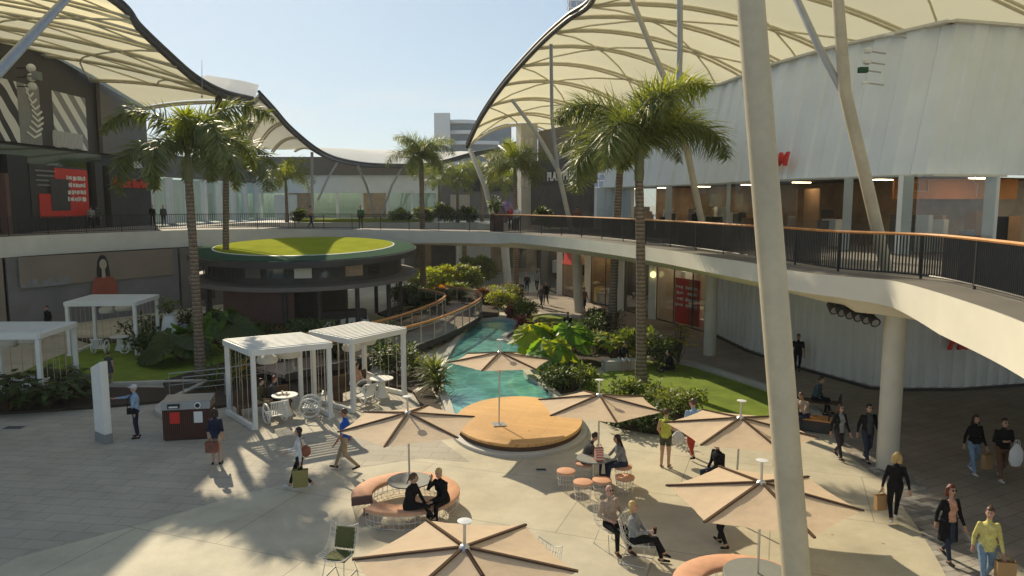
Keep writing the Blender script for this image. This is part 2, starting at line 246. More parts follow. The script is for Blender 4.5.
# ------------------------------------------------------------------ mesh building
class MB:
    def __init__(s): s.v = []; s.f = []; s.m = []; s.flat = False
    def add(s, vs, fs, mi=0):
        o = len(s.v); s.v.extend([tuple(p) for p in vs]); s.f.extend([tuple(i+o for i in f) for f in fs]); s.m.extend([mi]*len(fs)); return s
    def box(s, c, size, rz=0., mi=0, tilt=None):
        hx, hy, hz = size[0]/2, size[1]/2, size[2]/2
        R = Matrix.Rotation(rz, 3, 'Z')
        if tilt: R = R @ Matrix.Rotation(tilt, 3, 'X')
        vs = [Vector(c)+R @ Vector((x, y, z)) for z in (-hz, hz) for y in (-hy, hy) for x in (-hx, hx)]
        return s.add(vs, [(0, 2, 3, 1), (4, 5, 7, 6), (0, 1, 5, 4), (2, 6, 7, 3), (0, 4, 6, 2), (1, 3, 7, 5)], mi)
    def beam(s, p, q, wd, h, mi=0, up=(0, 0, 1)):
        p, q = Vector(p), Vector(q); d = (q-p).normalized(); u = Vector(up)
        if abs(d.dot(u)) > .98: u = Vector((0, 1, 0))
        a = d.cross(u).normalized(); b = a.cross(d)
        vs = [e+a*(i*wd/2)+b*(j*h/2) for e in (p, q) for i, j in ((-1, -1), (1, -1), (1, 1), (-1, 1))]
        return s.add(vs, [(0, 1, 2, 3), (7, 6, 5, 4), (0, 4, 5, 1), (1, 5, 6, 2), (2, 6, 7, 3), (3, 7, 4, 0)], mi)
    def tube(s, pts, r, n=8, mi=0, closed=False, cap=True):
        pts = [Vector(p) for p in pts]; k = len(pts)
        rs = r if isinstance(r, (list, tuple)) else [r]*k
        vs = []; prev = None
        for i, p in enumerate(pts):
            if closed: d = pts[(i+1) % k]-pts[i-1]
            else: d = pts[min(i+1, k-1)]-pts[max(i-1, 0)]
            d = d.normalized() if d.length > 1e-9 else Vector((0, 0, 1))
            if prev is None:
                a = d.orthogonal().normalized()
                if abs(d.z) < .95: a = d.cross(Vector((0, 0, 1))).normalized()
            else:
                a = prev-d*prev.dot(d); a = a.normalized() if a.length > 1e-6 else d.orthogonal().normalized()
            prev = a; b = d.cross(a)
            vs += [p+(a*math.cos(2*PI*j/n)+b*math.sin(2*PI*j/n))*rs[i] for j in range(n)]
        fs = []
        for i in range(k if closed else k-1):
            for j in range(n):
                a0, a1 = i*n+j, i*n+(j+1) % n; b0, b1 = ((i+1) % k)*n+j, ((i+1) % k)*n+(j+1) % n
                fs.append((a0, a1, b1, b0))
        if cap and not closed: fs += [tuple(range(n-1, -1, -1)), tuple(range((k-1)*n, k*n))]
        return s.add(vs, fs, mi)
    def lathe(s, prof, c=(0, 0, 0), n=24, sx=1., sy=1., mi=0, cap=True):
        vs = [(c[0]+r*sx*math.cos(2*PI*j/n), c[1]+r*sy*math.sin(2*PI*j/n), c[2]+z) for r, z in prof for j in range(n)]
        fs = [(i*n+j, i*n+(j+1) % n, (i+1)*n+(j+1) % n, (i+1)*n+j) for i in range(len(prof)-1) for j in range(n)]
        if cap: fs += [tuple(range(n-1, -1, -1)), tuple(range((len(prof)-1)*n, len(prof)*n))]
        return s.add(vs, fs, mi)
    def prism(s, poly, z0, z1, mi=0, top=None, side=None):
        n = len(poly); z0s = z0 if isinstance(z0, (list, tuple)) else [z0]*n
        vs = [(p[0], p[1], z0s[i]) for i, p in enumerate(poly)]+[(p[0], p[1], z1) for p in poly]
        A = sum(poly[i][0]*poly[(i+1) % n][1]-poly[(i+1) % n][0]*poly[i][1] for i in range(n))
        up = list(range(n, 2*n)); dn = list(range(n))
        if A > 0: dn = dn[::-1]
        else: up = up[::-1]
        s.add(vs, [tuple(dn)], mi); o = len(s.v)-2*n
        s.f.append(tuple(i+o for i in up)); s.m.append(mi if top is None else top)
        for i in range(n):
            j = (i+1) % n; q = (i, j, n+j, n+i) if A > 0 else (j, i, n+i, n+j)
            s.f.append(tuple(k+o for k in q)); s.m.append(mi if side is None else side)
        return s
    def sheet(s, poly, z, mi=0):
        n = len(poly); A = sum(poly[i][0]*poly[(i+1) % n][1]-poly[(i+1) % n][0]*poly[i][1] for i in range(n))
        return s.add([(p[0], p[1], z) for p in poly], [tuple(range(n)) if A > 0 else tuple(range(n-1, -1, -1))], mi)
    def ell(s, c, r, n=10, mi=0, R=None):
        if not isinstance(r, (list, tuple)): r = (r, r, r)
        m = max(5, n//2+1); c = Vector(c); vs = []
        for i in range(1, m):
            th = PI*i/m
            for j in range(n):
                p = Vector((r[0]*math.sin(th)*math.cos(2*PI*j/n), r[1]*math.sin(th)*math.sin(2*PI*j/n), r[2]*math.cos(th)))
                vs.append(c+(R @ p if R else p))
        t = Vector((0, 0, r[2])); t = R @ t if R else t
        vs += [c+t, c-t]; k = (m-1)*n
        fs = [(i*n+j, (i+1)*n+j, (i+1)*n+(j+1) % n, i*n+(j+1) % n) for i in range(m-2) for j in range(n)]
        fs += [(k, j, (j+1) % n) for j in range(n)]+[(k+1, (m-2)*n+(j+1) % n, (m-2)*n+j) for j in range(n)]
        return s.add(vs, fs, mi)
    def quad(s, a, b, c, d, mi=0): return s.add([a, b, c, d], [(0, 1, 2, 3)], mi)
    def wall(s, line, z0, z1, th=.2, shift=(0, 0), mi=0):
        """a standing slab along a plan polyline; its top may be shifted sideways"""
        n = len(line); nr = []
        for i in range(n):
            a, b = Vector(line[max(i-1, 0)][:2]), Vector(line[min(i+1, n-1)][:2]); d = (b-a).normalized(); nr.append(Vector((-d.y, d.x)))
        def P(i, o, z, sh): q = Vector(line[i][:2])+nr[i]*o; return (q.x+sh[0], q.y+sh[1], z)
        vs = []
        for i in range(n): vs += [P(i, -th/2, z0, (0, 0)), P(i, th/2, z0, (0, 0)), P(i, th/2, z1, shift), P(i, -th/2, z1, shift)]
        fs = []
        for i in range(n-1):
            for k in range(4): fs.append((i*4+k, (i+1)*4+k, (i+1)*4+(k+1) % 4, i*4+(k+1) % 4))
        fs += [(0, 1, 2, 3), tuple((n-1)*4+k for k in (3, 2, 1, 0))]
        return s.add(vs, fs, mi)
    def build(s, name, mats, parent=None, loc=None, smooth=True, bevel=0., link=True):
        o3 = Vector(loc) if loc is not None else (Vector(ORIG.get(parent.name, (0, 0, 0))) if parent else Vector((0, 0, 0)))
        me = bpy.data.meshes.new(name); me.from_pydata([tuple(Vector(p)-o3) for p in s.v], [], s.f)
        if not isinstance(mats, (list, tuple)): mats = [mats]
        for k in mats: me.materials.append(k)
        if len(mats) > 1: me.polygons.foreach_set('material_index', s.m)
        if smooth:
            me.polygons.foreach_set('use_smooth', [True]*len(me.polygons)); me.set_sharp_from_angle(angle=math.radians(38))
        me.update()
        ob = bpy.data.objects.new(name, me); C.objects.link(ob)
        if parent: ob.parent = parent; ORIG[ob.name] = ORIG.get(parent.name, (0, 0, 0))
        else: ob.location = o3; ORIG[ob.name] = tuple(o3)
        if bevel:
            bm = ob.modifiers.new('bevel', 'BEVEL'); bm.width = bevel; bm.segments = 2; bm.limit_method = 'ANGLE'
        return ob
ORIG = {}
def tag(o, label=None, cat=None, group=None, kind=None):
    if label: o['label'] = label
    if cat: o['category'] = cat
    if group: o['group'] = group
    if kind: o['kind'] = kind
    return o
def thing(name, label, cat, loc=(0, 0, 0), rz=0., group=None, world=True):
    """Empty at the base. world=True: parts are given in world coordinates; else in the thing's own"""
    o = bpy.data.objects.new(name, None); C.objects.link(o); o.empty_display_size = .2
    o.location = loc; o.rotation_euler = (0, 0, rz)
    ORIG[o.name] = tuple(loc) if world else (0, 0, 0)
    return tag(o, label, cat, group)
def dup(root, loc, rz=0., label=None, scale=1., group=None):
    r = root.copy(); C.objects.link(r); r.location = loc; r.rotation_euler = (0, 0, rz)
    r.scale = (scale,)*3 if not isinstance(scale, (tuple, list)) else scale
    if label: r['label'] = label
    if group: r['group'] = group
    for ch in list(root.children):
        c = ch.copy(); C.objects.link(c); c.parent = r
        for g in list(ch.children):
            d = g.copy(); C.objects.link(d); d.parent = c
    return r
def structure(name, mb, m, **k): return tag(mb.build(name, m, **k), kind='structure')
def resample(line, step):
    pts = [Vector(p) for p in line]; out = [pts[0].copy()]; acc = 0.
    for a, b in zip(pts, pts[1:]):
        l = (b-a).length; t = step-acc
        while t <= l: out.append(a.lerp(b, t/l)); t += step
        acc = l-(t-step)
    if (out[-1]-pts[-1]).length > step*.3: out.append(pts[-1].copy())
    return out
def curve(pts, per=6):
    """Catmull-Rom through the points"""
    P = [Vector(p) for p in pts]; P = [P[0]*2-P[1]]+P+[P[-1]*2-P[-2]]; o = []
    for i in range(1, len(P)-2):
        for k in range(per):
            t = k/per; a, b, c, d = P[i-1:i+3]
            o.append(.5*((2*b)+(c-a)*t+(2*a-5*b+4*c-d)*t*t+(3*b-a-3*c+d)*t**3))
    o.append(P[-2]); return o
def offset(line, d):
    o = []; n = len(line)
    for i in range(n):
        a, b = Vector(line[max(i-1, 0)][:2]), Vector(line[min(i+1, n-1)][:2]); t = (b-a).normalized(); q = Vector(line[i][:2])+Vector((-t.y, t.x))*d
        o.append(Vector((q.x, q.y, line[i][2] if len(line[i]) > 2 else 0)))
    return o
def text(name, s, size, loc, rot, m, parent=None, ext=.03, shear=0., bold=0., align='CENTER'):
    cu = bpy.data.curves.new(name, 'FONT'); cu.body = s; cu.size = size; cu.extrude = ext; cu.shear = shear; cu.offset = bold; cu.align_x = align; cu.align_y = 'CENTER'; cu.resolution_u = 3
    t = bpy.data.objects.new(name, cu); C.objects.link(t); dg = bpy.context.evaluated_depsgraph_get(); me = bpy.data.meshes.new_from_object(t.evaluated_get(dg)); bpy.data.objects.remove(t)
    me.materials.clear(); me.materials.append(m)
    o = bpy.data.objects.new(name, me); C.objects.link(o)
    o3 = Vector(ORIG.get(parent.name, (0, 0, 0))) if parent else Vector((0, 0, 0))
    o.location = Vector(loc)-o3; o.rotation_euler = rot
    if parent: o.parent = parent
    return o
# ================================================================== THE SETTING
structure('ground', MB().sheet([(-700, -60), (700, -60), (700, 1400), (-700, 1400)], 0), M['plaza'])
pav = [G(-60, 600), G(17, 557), G(120, 530), G(250, 492), G(345, 470), G(420, 458), G(470, 462), G(440, 440), G(420, 400), (-6, 33, 0), (-14, 40, 0), (-30, 42, 0), (-34, 20, 0)]
structure('paved_plaza', MB().sheet(pav, .004), M['paver'])
# arcade floor under the curved deck
arc = [(-2, 62), (1.2, 52), (4.4, 44.5), (6.6, 39), (8.4, 33.5), (10.4, 28.8), (10.9, 25.2), (10.2, 22.3), (10.0, 20), (10.2, 17), (10.6, 14), (10.4, 9), (10, 3), (32, 3), (32, 31), (18, 30), (14, 34), (12.5, 44), (5, 60.5)]
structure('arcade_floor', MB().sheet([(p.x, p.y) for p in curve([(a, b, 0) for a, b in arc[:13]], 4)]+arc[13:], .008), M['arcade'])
mos = curve([G(850, 452), G(880, 478), G(905, 510), G(925, 540), G(945, 575), G(955, 610)], 4)
mo2 = offset(mos, .95)
structure('mosaic_path', MB().sheet([(p.x, p.y) for p in mos]+[(p.x, p.y) for p in mo2[::-1]], .012), M['mosaic'])

# ---- pool and its stone rim
pool = [(-.8, 21.9, 0), (-2.0, 24.2, 0), (-2.5, 26.6, 0), (-3.0, 29.0, 0), (-3.3, 32.0, 0), (-3.3, 34.5, 0), (-3.2, 37.5, 0), (-3.0, 41, 0), (-2.4, 45.6, 0), (-.6, 46.6, 0), (.6, 45, 0), (.7, 42.6, 0), (-.1, 41.3, 0), (-.3, 39.6, 0), (.5, 38, 0), (1.3, 36, 0), (1.2, 34, 0), (.75, 32.4, 0), (1.0, 30.6, 0), (1.5, 29.2, 0), (1.9, 27.4, 0), (2.1, 24.4, 0), (1.6, 22.2, 0)]
def loopc(pts, per=5):
    n = len(pts); P = [Vector(p) for p in pts]; o = []
    for i in range(n):
        a, b, c, d = P[i-1], P[i], P[(i+1) % n], P[(i+2) % n]
        for k in range(per):
            t = k/per; o.append(.5*((2*b)+(c-a)*t+(2*a-5*b+4*c-d)*t*t+(3*b-a-3*c+d)*t**3))
    return o
pl = loopc(pool)
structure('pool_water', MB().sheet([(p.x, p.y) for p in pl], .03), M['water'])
rim = MB(); n = len(pl)
for s, o0, o1 in ((0, -.04, .26),):
    A = []; B = []
    for i in range(n):
        t = (pl[(i+1) % n]-pl[i-1]).normalized(); nr = Vector((t.y, -t.x, 0)); A.append(pl[i]+nr*o0); B.append(pl[i]+nr*o1)
    vs = []
    for a, b in zip(A, B): vs += [(a.x, a.y, .0), (a.x, a.y, .16), (b.x, b.y, .16), (b.x, b.y, .0)]
    rim.add(vs, [(i*4+k, ((i+1) % n)*4+k, ((i+1) % n)*4+(k+1) % 4, i*4+(k+1) % 4) for i in range(n) for k in range(3)])
structure('pool_kerb', rim, M['curb'])

# ---- lawns and planting beds
def bed(name, pts, z, m, h=None, smoothed=True):
    q = loopc([(x, y, 0) for x, y in pts], 5) if smoothed else [Vector((x, y, 0)) for x, y in pts]
    b = MB(); b.prism([(p.x, p.y) for p in q], 0.0, z)
    return structure(name, b, m)
bed('lawn', [(2.9, 28.6), (3.3, 30.6), (4.6, 32.6), (6.2, 34.2), (7.7, 33.6), (8.9, 31.4), (10.1, 28.4), (10.4, 26.2), (9.9, 24.6), (8.7, 24.6), (7.2, 25.2), (5.6, 26.2), (4.2, 27.2)], .05, M['lawn'])
bed('lawn_bank', [(1.4, 47.2), (2.6, 48.3), (3.8, 47.2), (4.8, 44), (4.6, 42), (3.4, 41.4), (2.2, 43)], .09, M['lawn'])
bed('lawn_shade', [(-21, 30.5), (-16.5, 30), (-13.5, 30.5), (-12.6, 33), (-14, 37), (-18, 39.5), (-22, 38)], .05, M['lawn'])
bed('soil_bed', [(1.35, 28.6), (1.4, 33), (1.6, 36), (.5, 39), (.4, 41.4), (1.2, 44), (1.0, 47), (2.6, 42.5), (3.2, 39.5), (5.2, 38.2), (6.2, 36.2), (5.4, 34.4), (4, 33.2), (2.9, 31), (2.6, 29)], .12, M['soil'])
bed('soil_bed_front', [(2.5, 26.0), (2.9, 28.0), (4.2, 27), (5.6, 26), (7.0, 25), (7.0, 23.6), (5.2, 23.2), (3.6, 24.0)], .10, M['soil'])
bed('soil_bed_palm', [(-14.6, 30.2), (-12.5, 26.8), (-11.4, 25.5), (-10.8, 26.3), (-8.2, 28.2), (-7.6, 28.6), (-6.2, 30.4), (-6.4, 33), (-9, 35.5), (-13, 35)], .11, M['soil'], smoothed=False)
bed('soil_bed_ramp', [(-5.8, 30.2), (-3.9, 28.5), (-3.3, 26.4), (-3.0, 25.0), (-2.4, 25.2), (-2.75, 27.0), (-3.3, 29.2), (-3.6, 32), (-4.2, 32.6), (-5.2, 31.8)], .115, M['soil'], smoothed=False)
bed('soil_bed_hedge', [(-19.5, 25.3), (-12.9, 27.2), (-13.4, 29.0), (-21, 28.6), (-24, 26)], .10, M['soil'])
bed('soil_bed_far', [(-9, 49), (-7.5, 56), (-3.5, 60), (-1.5, 58), (-1.0, 52), (-.9, 48.2), (-2.4, 47.2), (-3.8, 51), (-6, 50), (-7, 46)], .12, M['soil'], smoothed=False)
bed('soil_bed_wall', [(-24, 40), (-17, 39.6), (-14, 40.5), (-14.5, 37.8), (-18, 40), (-22, 38.4)], .1, M['soil'], smoothed=False)

# ---- round timber platform in front of the pool
pt = thing('timber_platform', 'round orange timber stage on a grey stone step beside the turquoise pool', 'platform', (.22, 24, 0))
MB().lathe([(2.28, 0), (2.28, .10), (2.25, .12)], (.22, 24, 0), 64, 1, 1.28).build('step', M['concrete'], pt)
MB().lathe([(2.08, .12), (2.08, .26)], (.22, 24, 0), 64, 1, 1.3).build('riser', M['umb_rib'], pt)
MB().lathe([(2.10, .26), (2.12, .34), (2.10, .36)], (.22, 24, 0), 64, 1, 1.3).build('deck', M['deckwood'], pt)

# ---- curved deck, walkway round the first floor
DE = curve([(-31.5, 18, 0), (-31.2, 32, 0), (-29.4, 42.6, 0), (-26.5, 48.5, 0), (-23.4, 53, 0), (-20, 55, 0), (-16.6, 55.1, 0), (-11.5, 53.6, 0), (-6.45, 51.5, 0), (-3, 50, 0), (0, 47.4, 0), (3.3, 40.9, 0), (5.95, 33.1, 0), (7.3, 27, 0), (7.95, 24, 0), (8.25, 21.4, 0), (8.9, 20.0, 0), (9.55, 19.2, 0), (9.72, 18.3, 0), (9.3, 15.5, 0), (8.5, 12.1, 0), (7.0, 8, 0), (5.5, 4, 0)], 5)
WB = [(24, 30.5), (18, 29.05), (15.35, 29.0), (14.55, 29.3), (13.05, 33.0), (11.95, 36.8), (11.3, 43.2), (9.4, 46.8), (8.0, 50.3), (4.1, 59.6), (1.0, 69)]   # building line on the right
back = [(34, 4), (34, 34), (24, 34), (18, 33), (17, 37), (15, 44), (12, 50), (8, 60.5), (4.6, 60.8), (2.2, 56), (0, 52.6), (-6, 56), (-12, 58.5), (-20, 60.5), (-26, 61), (-26, 72.3), (-37, 72.3), (-37, 18)]
up = MB(); poly = [(p.x, p.y) for p in DE]+back; nD = len(DE)
low = [4.30 if p.x < -22 else 4.30+(p.x+22)/22*.5 if p.x < 0 else 4.92-.32*min(1, max(0, (20-p.y)/4)) for p in DE]
ins = [p.lerp(q, 1 if p.y > 20 else .55) for p, q in zip(DE, offset(DE, 1.5))]; bot = [(p.x, p.y, 4.45) for p in ins]+[(a, b, 4.45) for a, b in back]
up.add([(p.x, p.y, 5.5) for p in DE]+[(a, b, 5.5) for a, b in back], [tuple(range(len(poly)))[::-1]])
up.add(bot, [tuple(range(len(poly)))])
up.add([(p.x, p.y, 5.5) for p in DE]+[(p.x, p.y, z) for p, z in zip(DE, low)]+bot[:nD], [(k*nD+i, k*nD+i+1, (k+1)*nD+i+1, (k+1)*nD+i) for k in (0, 1) for i in range(nD-1)])
nb = len(back); wl = [(DE[-1].x, DE[-1].y)]+back+[(DE[0].x, DE[0].y)]
up.add([(a, b, 5.5) for a, b in wl]+[(a, b, 4.45) for a, b in wl], [(i, i+1, nb+3+i, nb+2+i) for i in range(nb+1)])
structure('upper_walkway', up, M['fascia'])
kb = MB(); a = offset(DE, .02); b_ = offset(DE, 1.02)
for i in range(len(DE)-1):
    kb.quad((a[i].x, a[i].y, 5.506), (a[i+1].x, a[i+1].y, 5.506), (b_[i+1].x, b_[i+1].y, 5.506), (b_[i].x, b_[i].y, 5.506))
structure('walkway_ledge', kb, M['brownwall'])
structure('upper_plaza', MB().prism([(-40, 72.6), (-20, 72.6), (-3.4, 71.4), (-2.4, 66.6), (1, 67.5), (4.5, 68), (8, 99), (-40, 99)], 4.5, 5.5), M['concrete'])
structure('walkway_floor', MB().sheet([(p.x, p.y) for p in offset(DE, .9)]+back, 5.503), mat('walkway_paving', (.22, .20, .18), .75, var=.15, scale=1.2, bump=.1))
bed2 = MB().prism([(p.x, p.y) for p in loopc([(-21, 74.5, 0), (-15, 73.6, 0), (-9.5, 74, 0), (-8.5, 77, 0), (-14.5, 79, 0), (-22, 78, 0)])], 5.5, 5.75)
structure('roof_lawn', bed2, M['turf'])

# railings: dark bars with timber handrail to the right, glass to the left and across the bridge
RL = offset(DE, 1.05)
iR = next(i for i, p in enumerate(DE) if p.x > -2 and p.y < 50)
def railing(line, label, z, h, bars, railmat, step=.12, glass=False, barmat=None, postmat=None, rad=.045):
    t = thing('railing', label, 'railing', (line[0].x, line[0].y, z))
    r = resample([Vector((p.x, p.y, 0)) for p in line], .8)
    MB().tube([(p.x, p.y, z+h) for p in r], rad, 6).build('handrail', railmat, t)
    MB().tube([(p.x, p.y, z+.1) for p in r], .025, 5).build('bottom_rail', M['rail_dark'], t)
    for p in resample(r, 2.4): MB().beam((p.x, p.y, z), (p.x, p.y, z+h-.04), .05, .05).build('post', postmat or M['rail_dark'], t)
    if bars:
        bb = MB()
        for p in resample(r, step): bb.box((p.x, p.y, z+h*.53), (.03, .03, h*.88), .5)
        bb.build('balusters', M['rail_dark'], t, smooth=False)
    if glass:
        g = MB()
        for p, q2 in zip(r, r[1:]): g.quad((p.x, p.y, z+.12), (q2.x, q2.y, z+.12), (q2.x, q2.y, z+h-.06), (p.x, p.y, z+h-.06))
        g.build('glass_panel', M['glass_rail'], t)
    return t
railing(RL[iR:], 'black barred balustrade with an orange timber handrail along the right walkway', 5.51, 1.15, True, M['wood'], .095)
railing(RL[:31], 'dark barred balustrade with a thin metal handrail along the left walkway', 5.51, 1.1, True, M['rail_dark'], .15, rad=.025)
railing(RL[30:iR+1], 'glass balustrade across the far footbridge', 5.51, 1.1, False, M['rail_dark'], glass=True, rad=.03)

# round columns under the walkway
def column(x, y, r, label, lean=0., top=4.5):
    c = MB().tube([(x, y, 0), (x+lean*.5, y, top*.5), (x+lean, y, top)], r, 20)
    tag(c.build('column', M['column'], loc=(x, y, 0)), label, 'column', 'columns under the walkway')
column(10.65, 20.3, .29, 'thick pale round column nearest the black-clad blonde walker')
column(9.75, 35.9, .30, 'pale round column beside the red shop poster')
column(4.6, 50.2, .33, 'round column before the shop windows, behind the twin palms', -.25)
column(-.4, 67.4, .38, 'pale leaning column under the far footbridge beside the bright path', -.35)
column(-5.2, 72.6, .29, 'slim column under the far footbridge behind the planting')
column(-11, 73.4, .29, 'slim column under the far footbridge behind the single palm')

# ---- right building: pleated white screen above glazed shops
def pleat(line, z0, z1, step, amp, shift, th=.12):
    r = resample([Vector((a, b, 0)) for a, b in line], step); o = offset(r, 0); nr = offset(r, 1)
    vs = []; m = MB(); k = 0; seq = []
    for i in range(len(r)-1):
        a, b = r[i], r[i+1]; nn = (nr[i]-o[i]).normalized()
        for t, s in ((0, 1), (.42, .6), (.5, -1), (.92, -.6)): seq.append((a.lerp(b, t)+nn*amp*s))
    seq.append(r[-1])
    sh = Vector((shift[0], shift[1], 0)); n = len(seq)
    random.seed(3)
    jit = [random.uniform(-.05, .05)*amp*4 for _ in seq]
    vs = [(p.x, p.y, z0) for p in seq]+[(p.x+sh.x+j, p.y+sh.y, z1) for p, j in zip(seq, jit)]
    bk = [(p.x+.25, p.y+.25, z0) for p in seq]+[(p.x+sh.x+.25, p.y+sh.y+.25, z1) for p in seq]
    m.add(vs+bk, [(i, i+1, n+i+1, n+i) for i in range(n-1)]+[(2*n+i, 3*n+i, 3*n+i+1, 2*n+i+1) for i in range(n-1)]+[(n+i, n+i+1, 3*n+i+1, 3*n+i) for i in range(n-1)]+[(i, 2*n+i, 2*n+i+1, i+1) for i in range(n-1)])
    return m
upl = [(27, 31.5), (18.6, 29.0), (15.3, 28.1), (12.9, 33.0), (11.8, 36.8), (11.0, 42.8), (9.2, 46.6), (7.8, 50.2), (6.4, 53.5)]
ds = thing('department_store', 'department store with a pleated white screen over glazed shopfronts on the right', 'building', (14, 30, 0))
pleat(upl[::-1], 8.55, 14.15, 1.45, .07, (1.1, .5)).build('screen_wall', M['white_panel'], ds, smooth=False)
tr = MB()
for a, b in zip(upl, upl[1:]):
    d = Vector((1.1, .5, 14.2)); tr.beam((a[0]+d.x, a[1]+d.y, 14.2), (b[0]+d.x, b[1]+d.y, 14.2), .5, .1)
tr.build('parapet_cap', M['soffit'], ds)
ug = MB(); ub = MB(); uf = MB(); ut = MB()
ul = [Vector((a, b, 0)) for a, b in upl[1:]]
uo = offset(ul, .35); ui = offset(ul, 4.2)
for i in range(len(ul)-1):
    a, b = uo[i], uo[i+1]; ug.quad((a.x, a.y, 5.52), (b.x, b.y, 5.52), (b.x, b.y, 8.5), (a.x, a.y, 8.5))
for i in range(len(ul)-1):
    a, b = ul[i], ul[i+1]
    uf.beam((a.x+.3, a.y+.15, 8.5), (b.x+.3, b.y+.15, 8.5), .9, .09)
iw = [(27, 35.5), (20, 33.2), (18.2, 33.2), (17.2, 36), (16, 40), (14.6, 45), (12.4, 49), (10.4, 53.8)]
iwv = [Vector((a, b, 0)) for a, b in iw]
for a, b in zip(iwv, iwv[1:]): ub.quad((a.x, a.y, 5.5), (b.x, b.y, 5.5), (b.x, b.y, 8.6), (a.x, a.y, 8.6))
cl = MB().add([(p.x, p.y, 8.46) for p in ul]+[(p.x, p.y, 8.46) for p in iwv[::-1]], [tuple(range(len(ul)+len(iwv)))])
ug.build('window', M['glass'], ds, smooth=False)
uf.build('soffit_trim', M['soffit'], ds)
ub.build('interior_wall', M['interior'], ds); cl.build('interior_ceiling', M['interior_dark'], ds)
for px, y0, wd in ((668, 0, .55), (845, 0, .5), (905, 0, .75), (1030, 0, .7), (728, 0, .3)):
    # pier stands where the sight line meets the shop line
    best = min(((abs(512+740*p.x/(p.y*math.cos(PITCH))-px), p) for p in resample(ul, .2)), key=lambda q: q[0])[1]
    MB().box((best.x+.05, best.y, 7.0), (wd, wd*.7, 3.0), math.atan2(best.y, best.x)).build('pier', M['white'], ds, bevel=.02)
for i_ in range(len(ul)-1):
    m_ = ul[i_].lerp(ul[i_+1], .5); MB().box((m_.x+1.6, m_.y+1.1, 8.43), (.9, .3, .03), .4).build('ceiling_fill', lampmat('shop_fill_glow', (1, .72, .42), 20), ds)  # glowing panels added only to brighten the upper shop interior
oc = MB().box((18.6, 31.3, 8.05), (5.6, .12, .85), .12); oc.build('ceiling_panel', M['orange_panel'], ds)
cs = MB()
fy = lambda x: 31.22+(x-18.6)*.12
for (xa, za), (xb, zb) in (((15.9, 8.3), (16.9, 8.3)), ((16.9, 8.3), (16.9, 8.0)), ((15.9, 7.95), (17.3, 7.95)), ((17.3, 7.95), (17.3, 8.4)), ((19.3, 8.4), (19.5, 8.2)), ((19.5, 8.2), (19.5, 7.7)), ((20.0, 8.4), (20.0, 7.7))): cs.beam((xa, fy(xa), za), (xb, fy(xb), zb), .03, .07, up=(0, 1, 0))
cs.build('ceiling_strip', M['stripe_light'], ds)
pn = MB()
for (x, y) in ((15.0, 36.2), (14.8, 38.6)): pn.box((x-.4, y, 6.9), (.1, 1.5, 2.5), .1)
pn.build('display_panel', M['tan'], ds)
rng = random.Random(5)
for k in range(46):
    t = rng.random(); i = int(t*(len(ul)-1)); p = ul[i].lerp(ul[i+1], t*(len(ul)-1)-i); q = Vector((p.x+rng.uniform(.9, 3.2), p.y+rng.uniform(.5, 2.2)))
    h = rng.uniform(.9, 1.75); MB().box((q.x, q.y, 5.5+h/2), (rng.uniform(.25, .9), rng.uniform(.25, .6), h), rng.uniform(0, 3)).build('clothes_rack', [M['black'], M['grey'], M['tan'], M['white'], M['brownwall']][rng.randrange(5)], ds)
for (px, y, dz) in ((783, 0, 0), (955, 0, 0)): pass
def at_line(line, px):
    return min(((abs(512+740*p.x/(p.y*math.cos(PITCH)+(EYE-7)*math.sin(PITCH))-px), p) for p in resample(line, .1)), key=lambda q: q[0])[1]
p = at_line([Vector((a, b, 0)) for a, b in upl], 777)
sg = text('store_sign', 'H&M', .85, (p.x-.3, p.y-.1, 9.4), (PI/2, 0, -PI/2+.36), M['redsign'], ext=.06, shear=.3, bold=.02)
tag(sg, 'red slanted H&M letters on the white screen behind the nearest mast', 'sign')
# lower pleated wall and its sign
lw = thing('fluted_wall', 'tall pale fluted wall under the walkway on the right', 'wall', (15, 29, 0))
pleat([(30, 32), (24, 30.5), (18, 29.05), (15.35, 29.0), (14.55, 29.3), (13.05, 33.0), (11.95, 36.8), (11.5, 41.4)][::-1], .12, 4.48, .55, .06, (0, 0)).build('fluting', M['flute'], lw, smooth=False)
sk = MB(); skl = [Vector((a-.14, b-.16, 0)) for a, b in ((24, 30.5), (18, 29.05), (15.35, 29.0), (14.55, 29.3), (13.05, 33.0), (11.95, 36.8), (11.5, 41.4))]
for a, b in zip(skl, skl[1:]): sk.beam((a.x, a.y, .06), (b.x, b.y, .06), .06, .12)
sk.build('skirting', M['charcoal'], lw)
tag(text('store_sign', 'H&M', .85, (18.0, 28.72, 2.0), (PI/2, 0, .12), M['redsign'], ext=.06, shear=.3, bold=.02), 'red H&M letters on the fluted wall partly hidden by the walkway arch', 'sign')

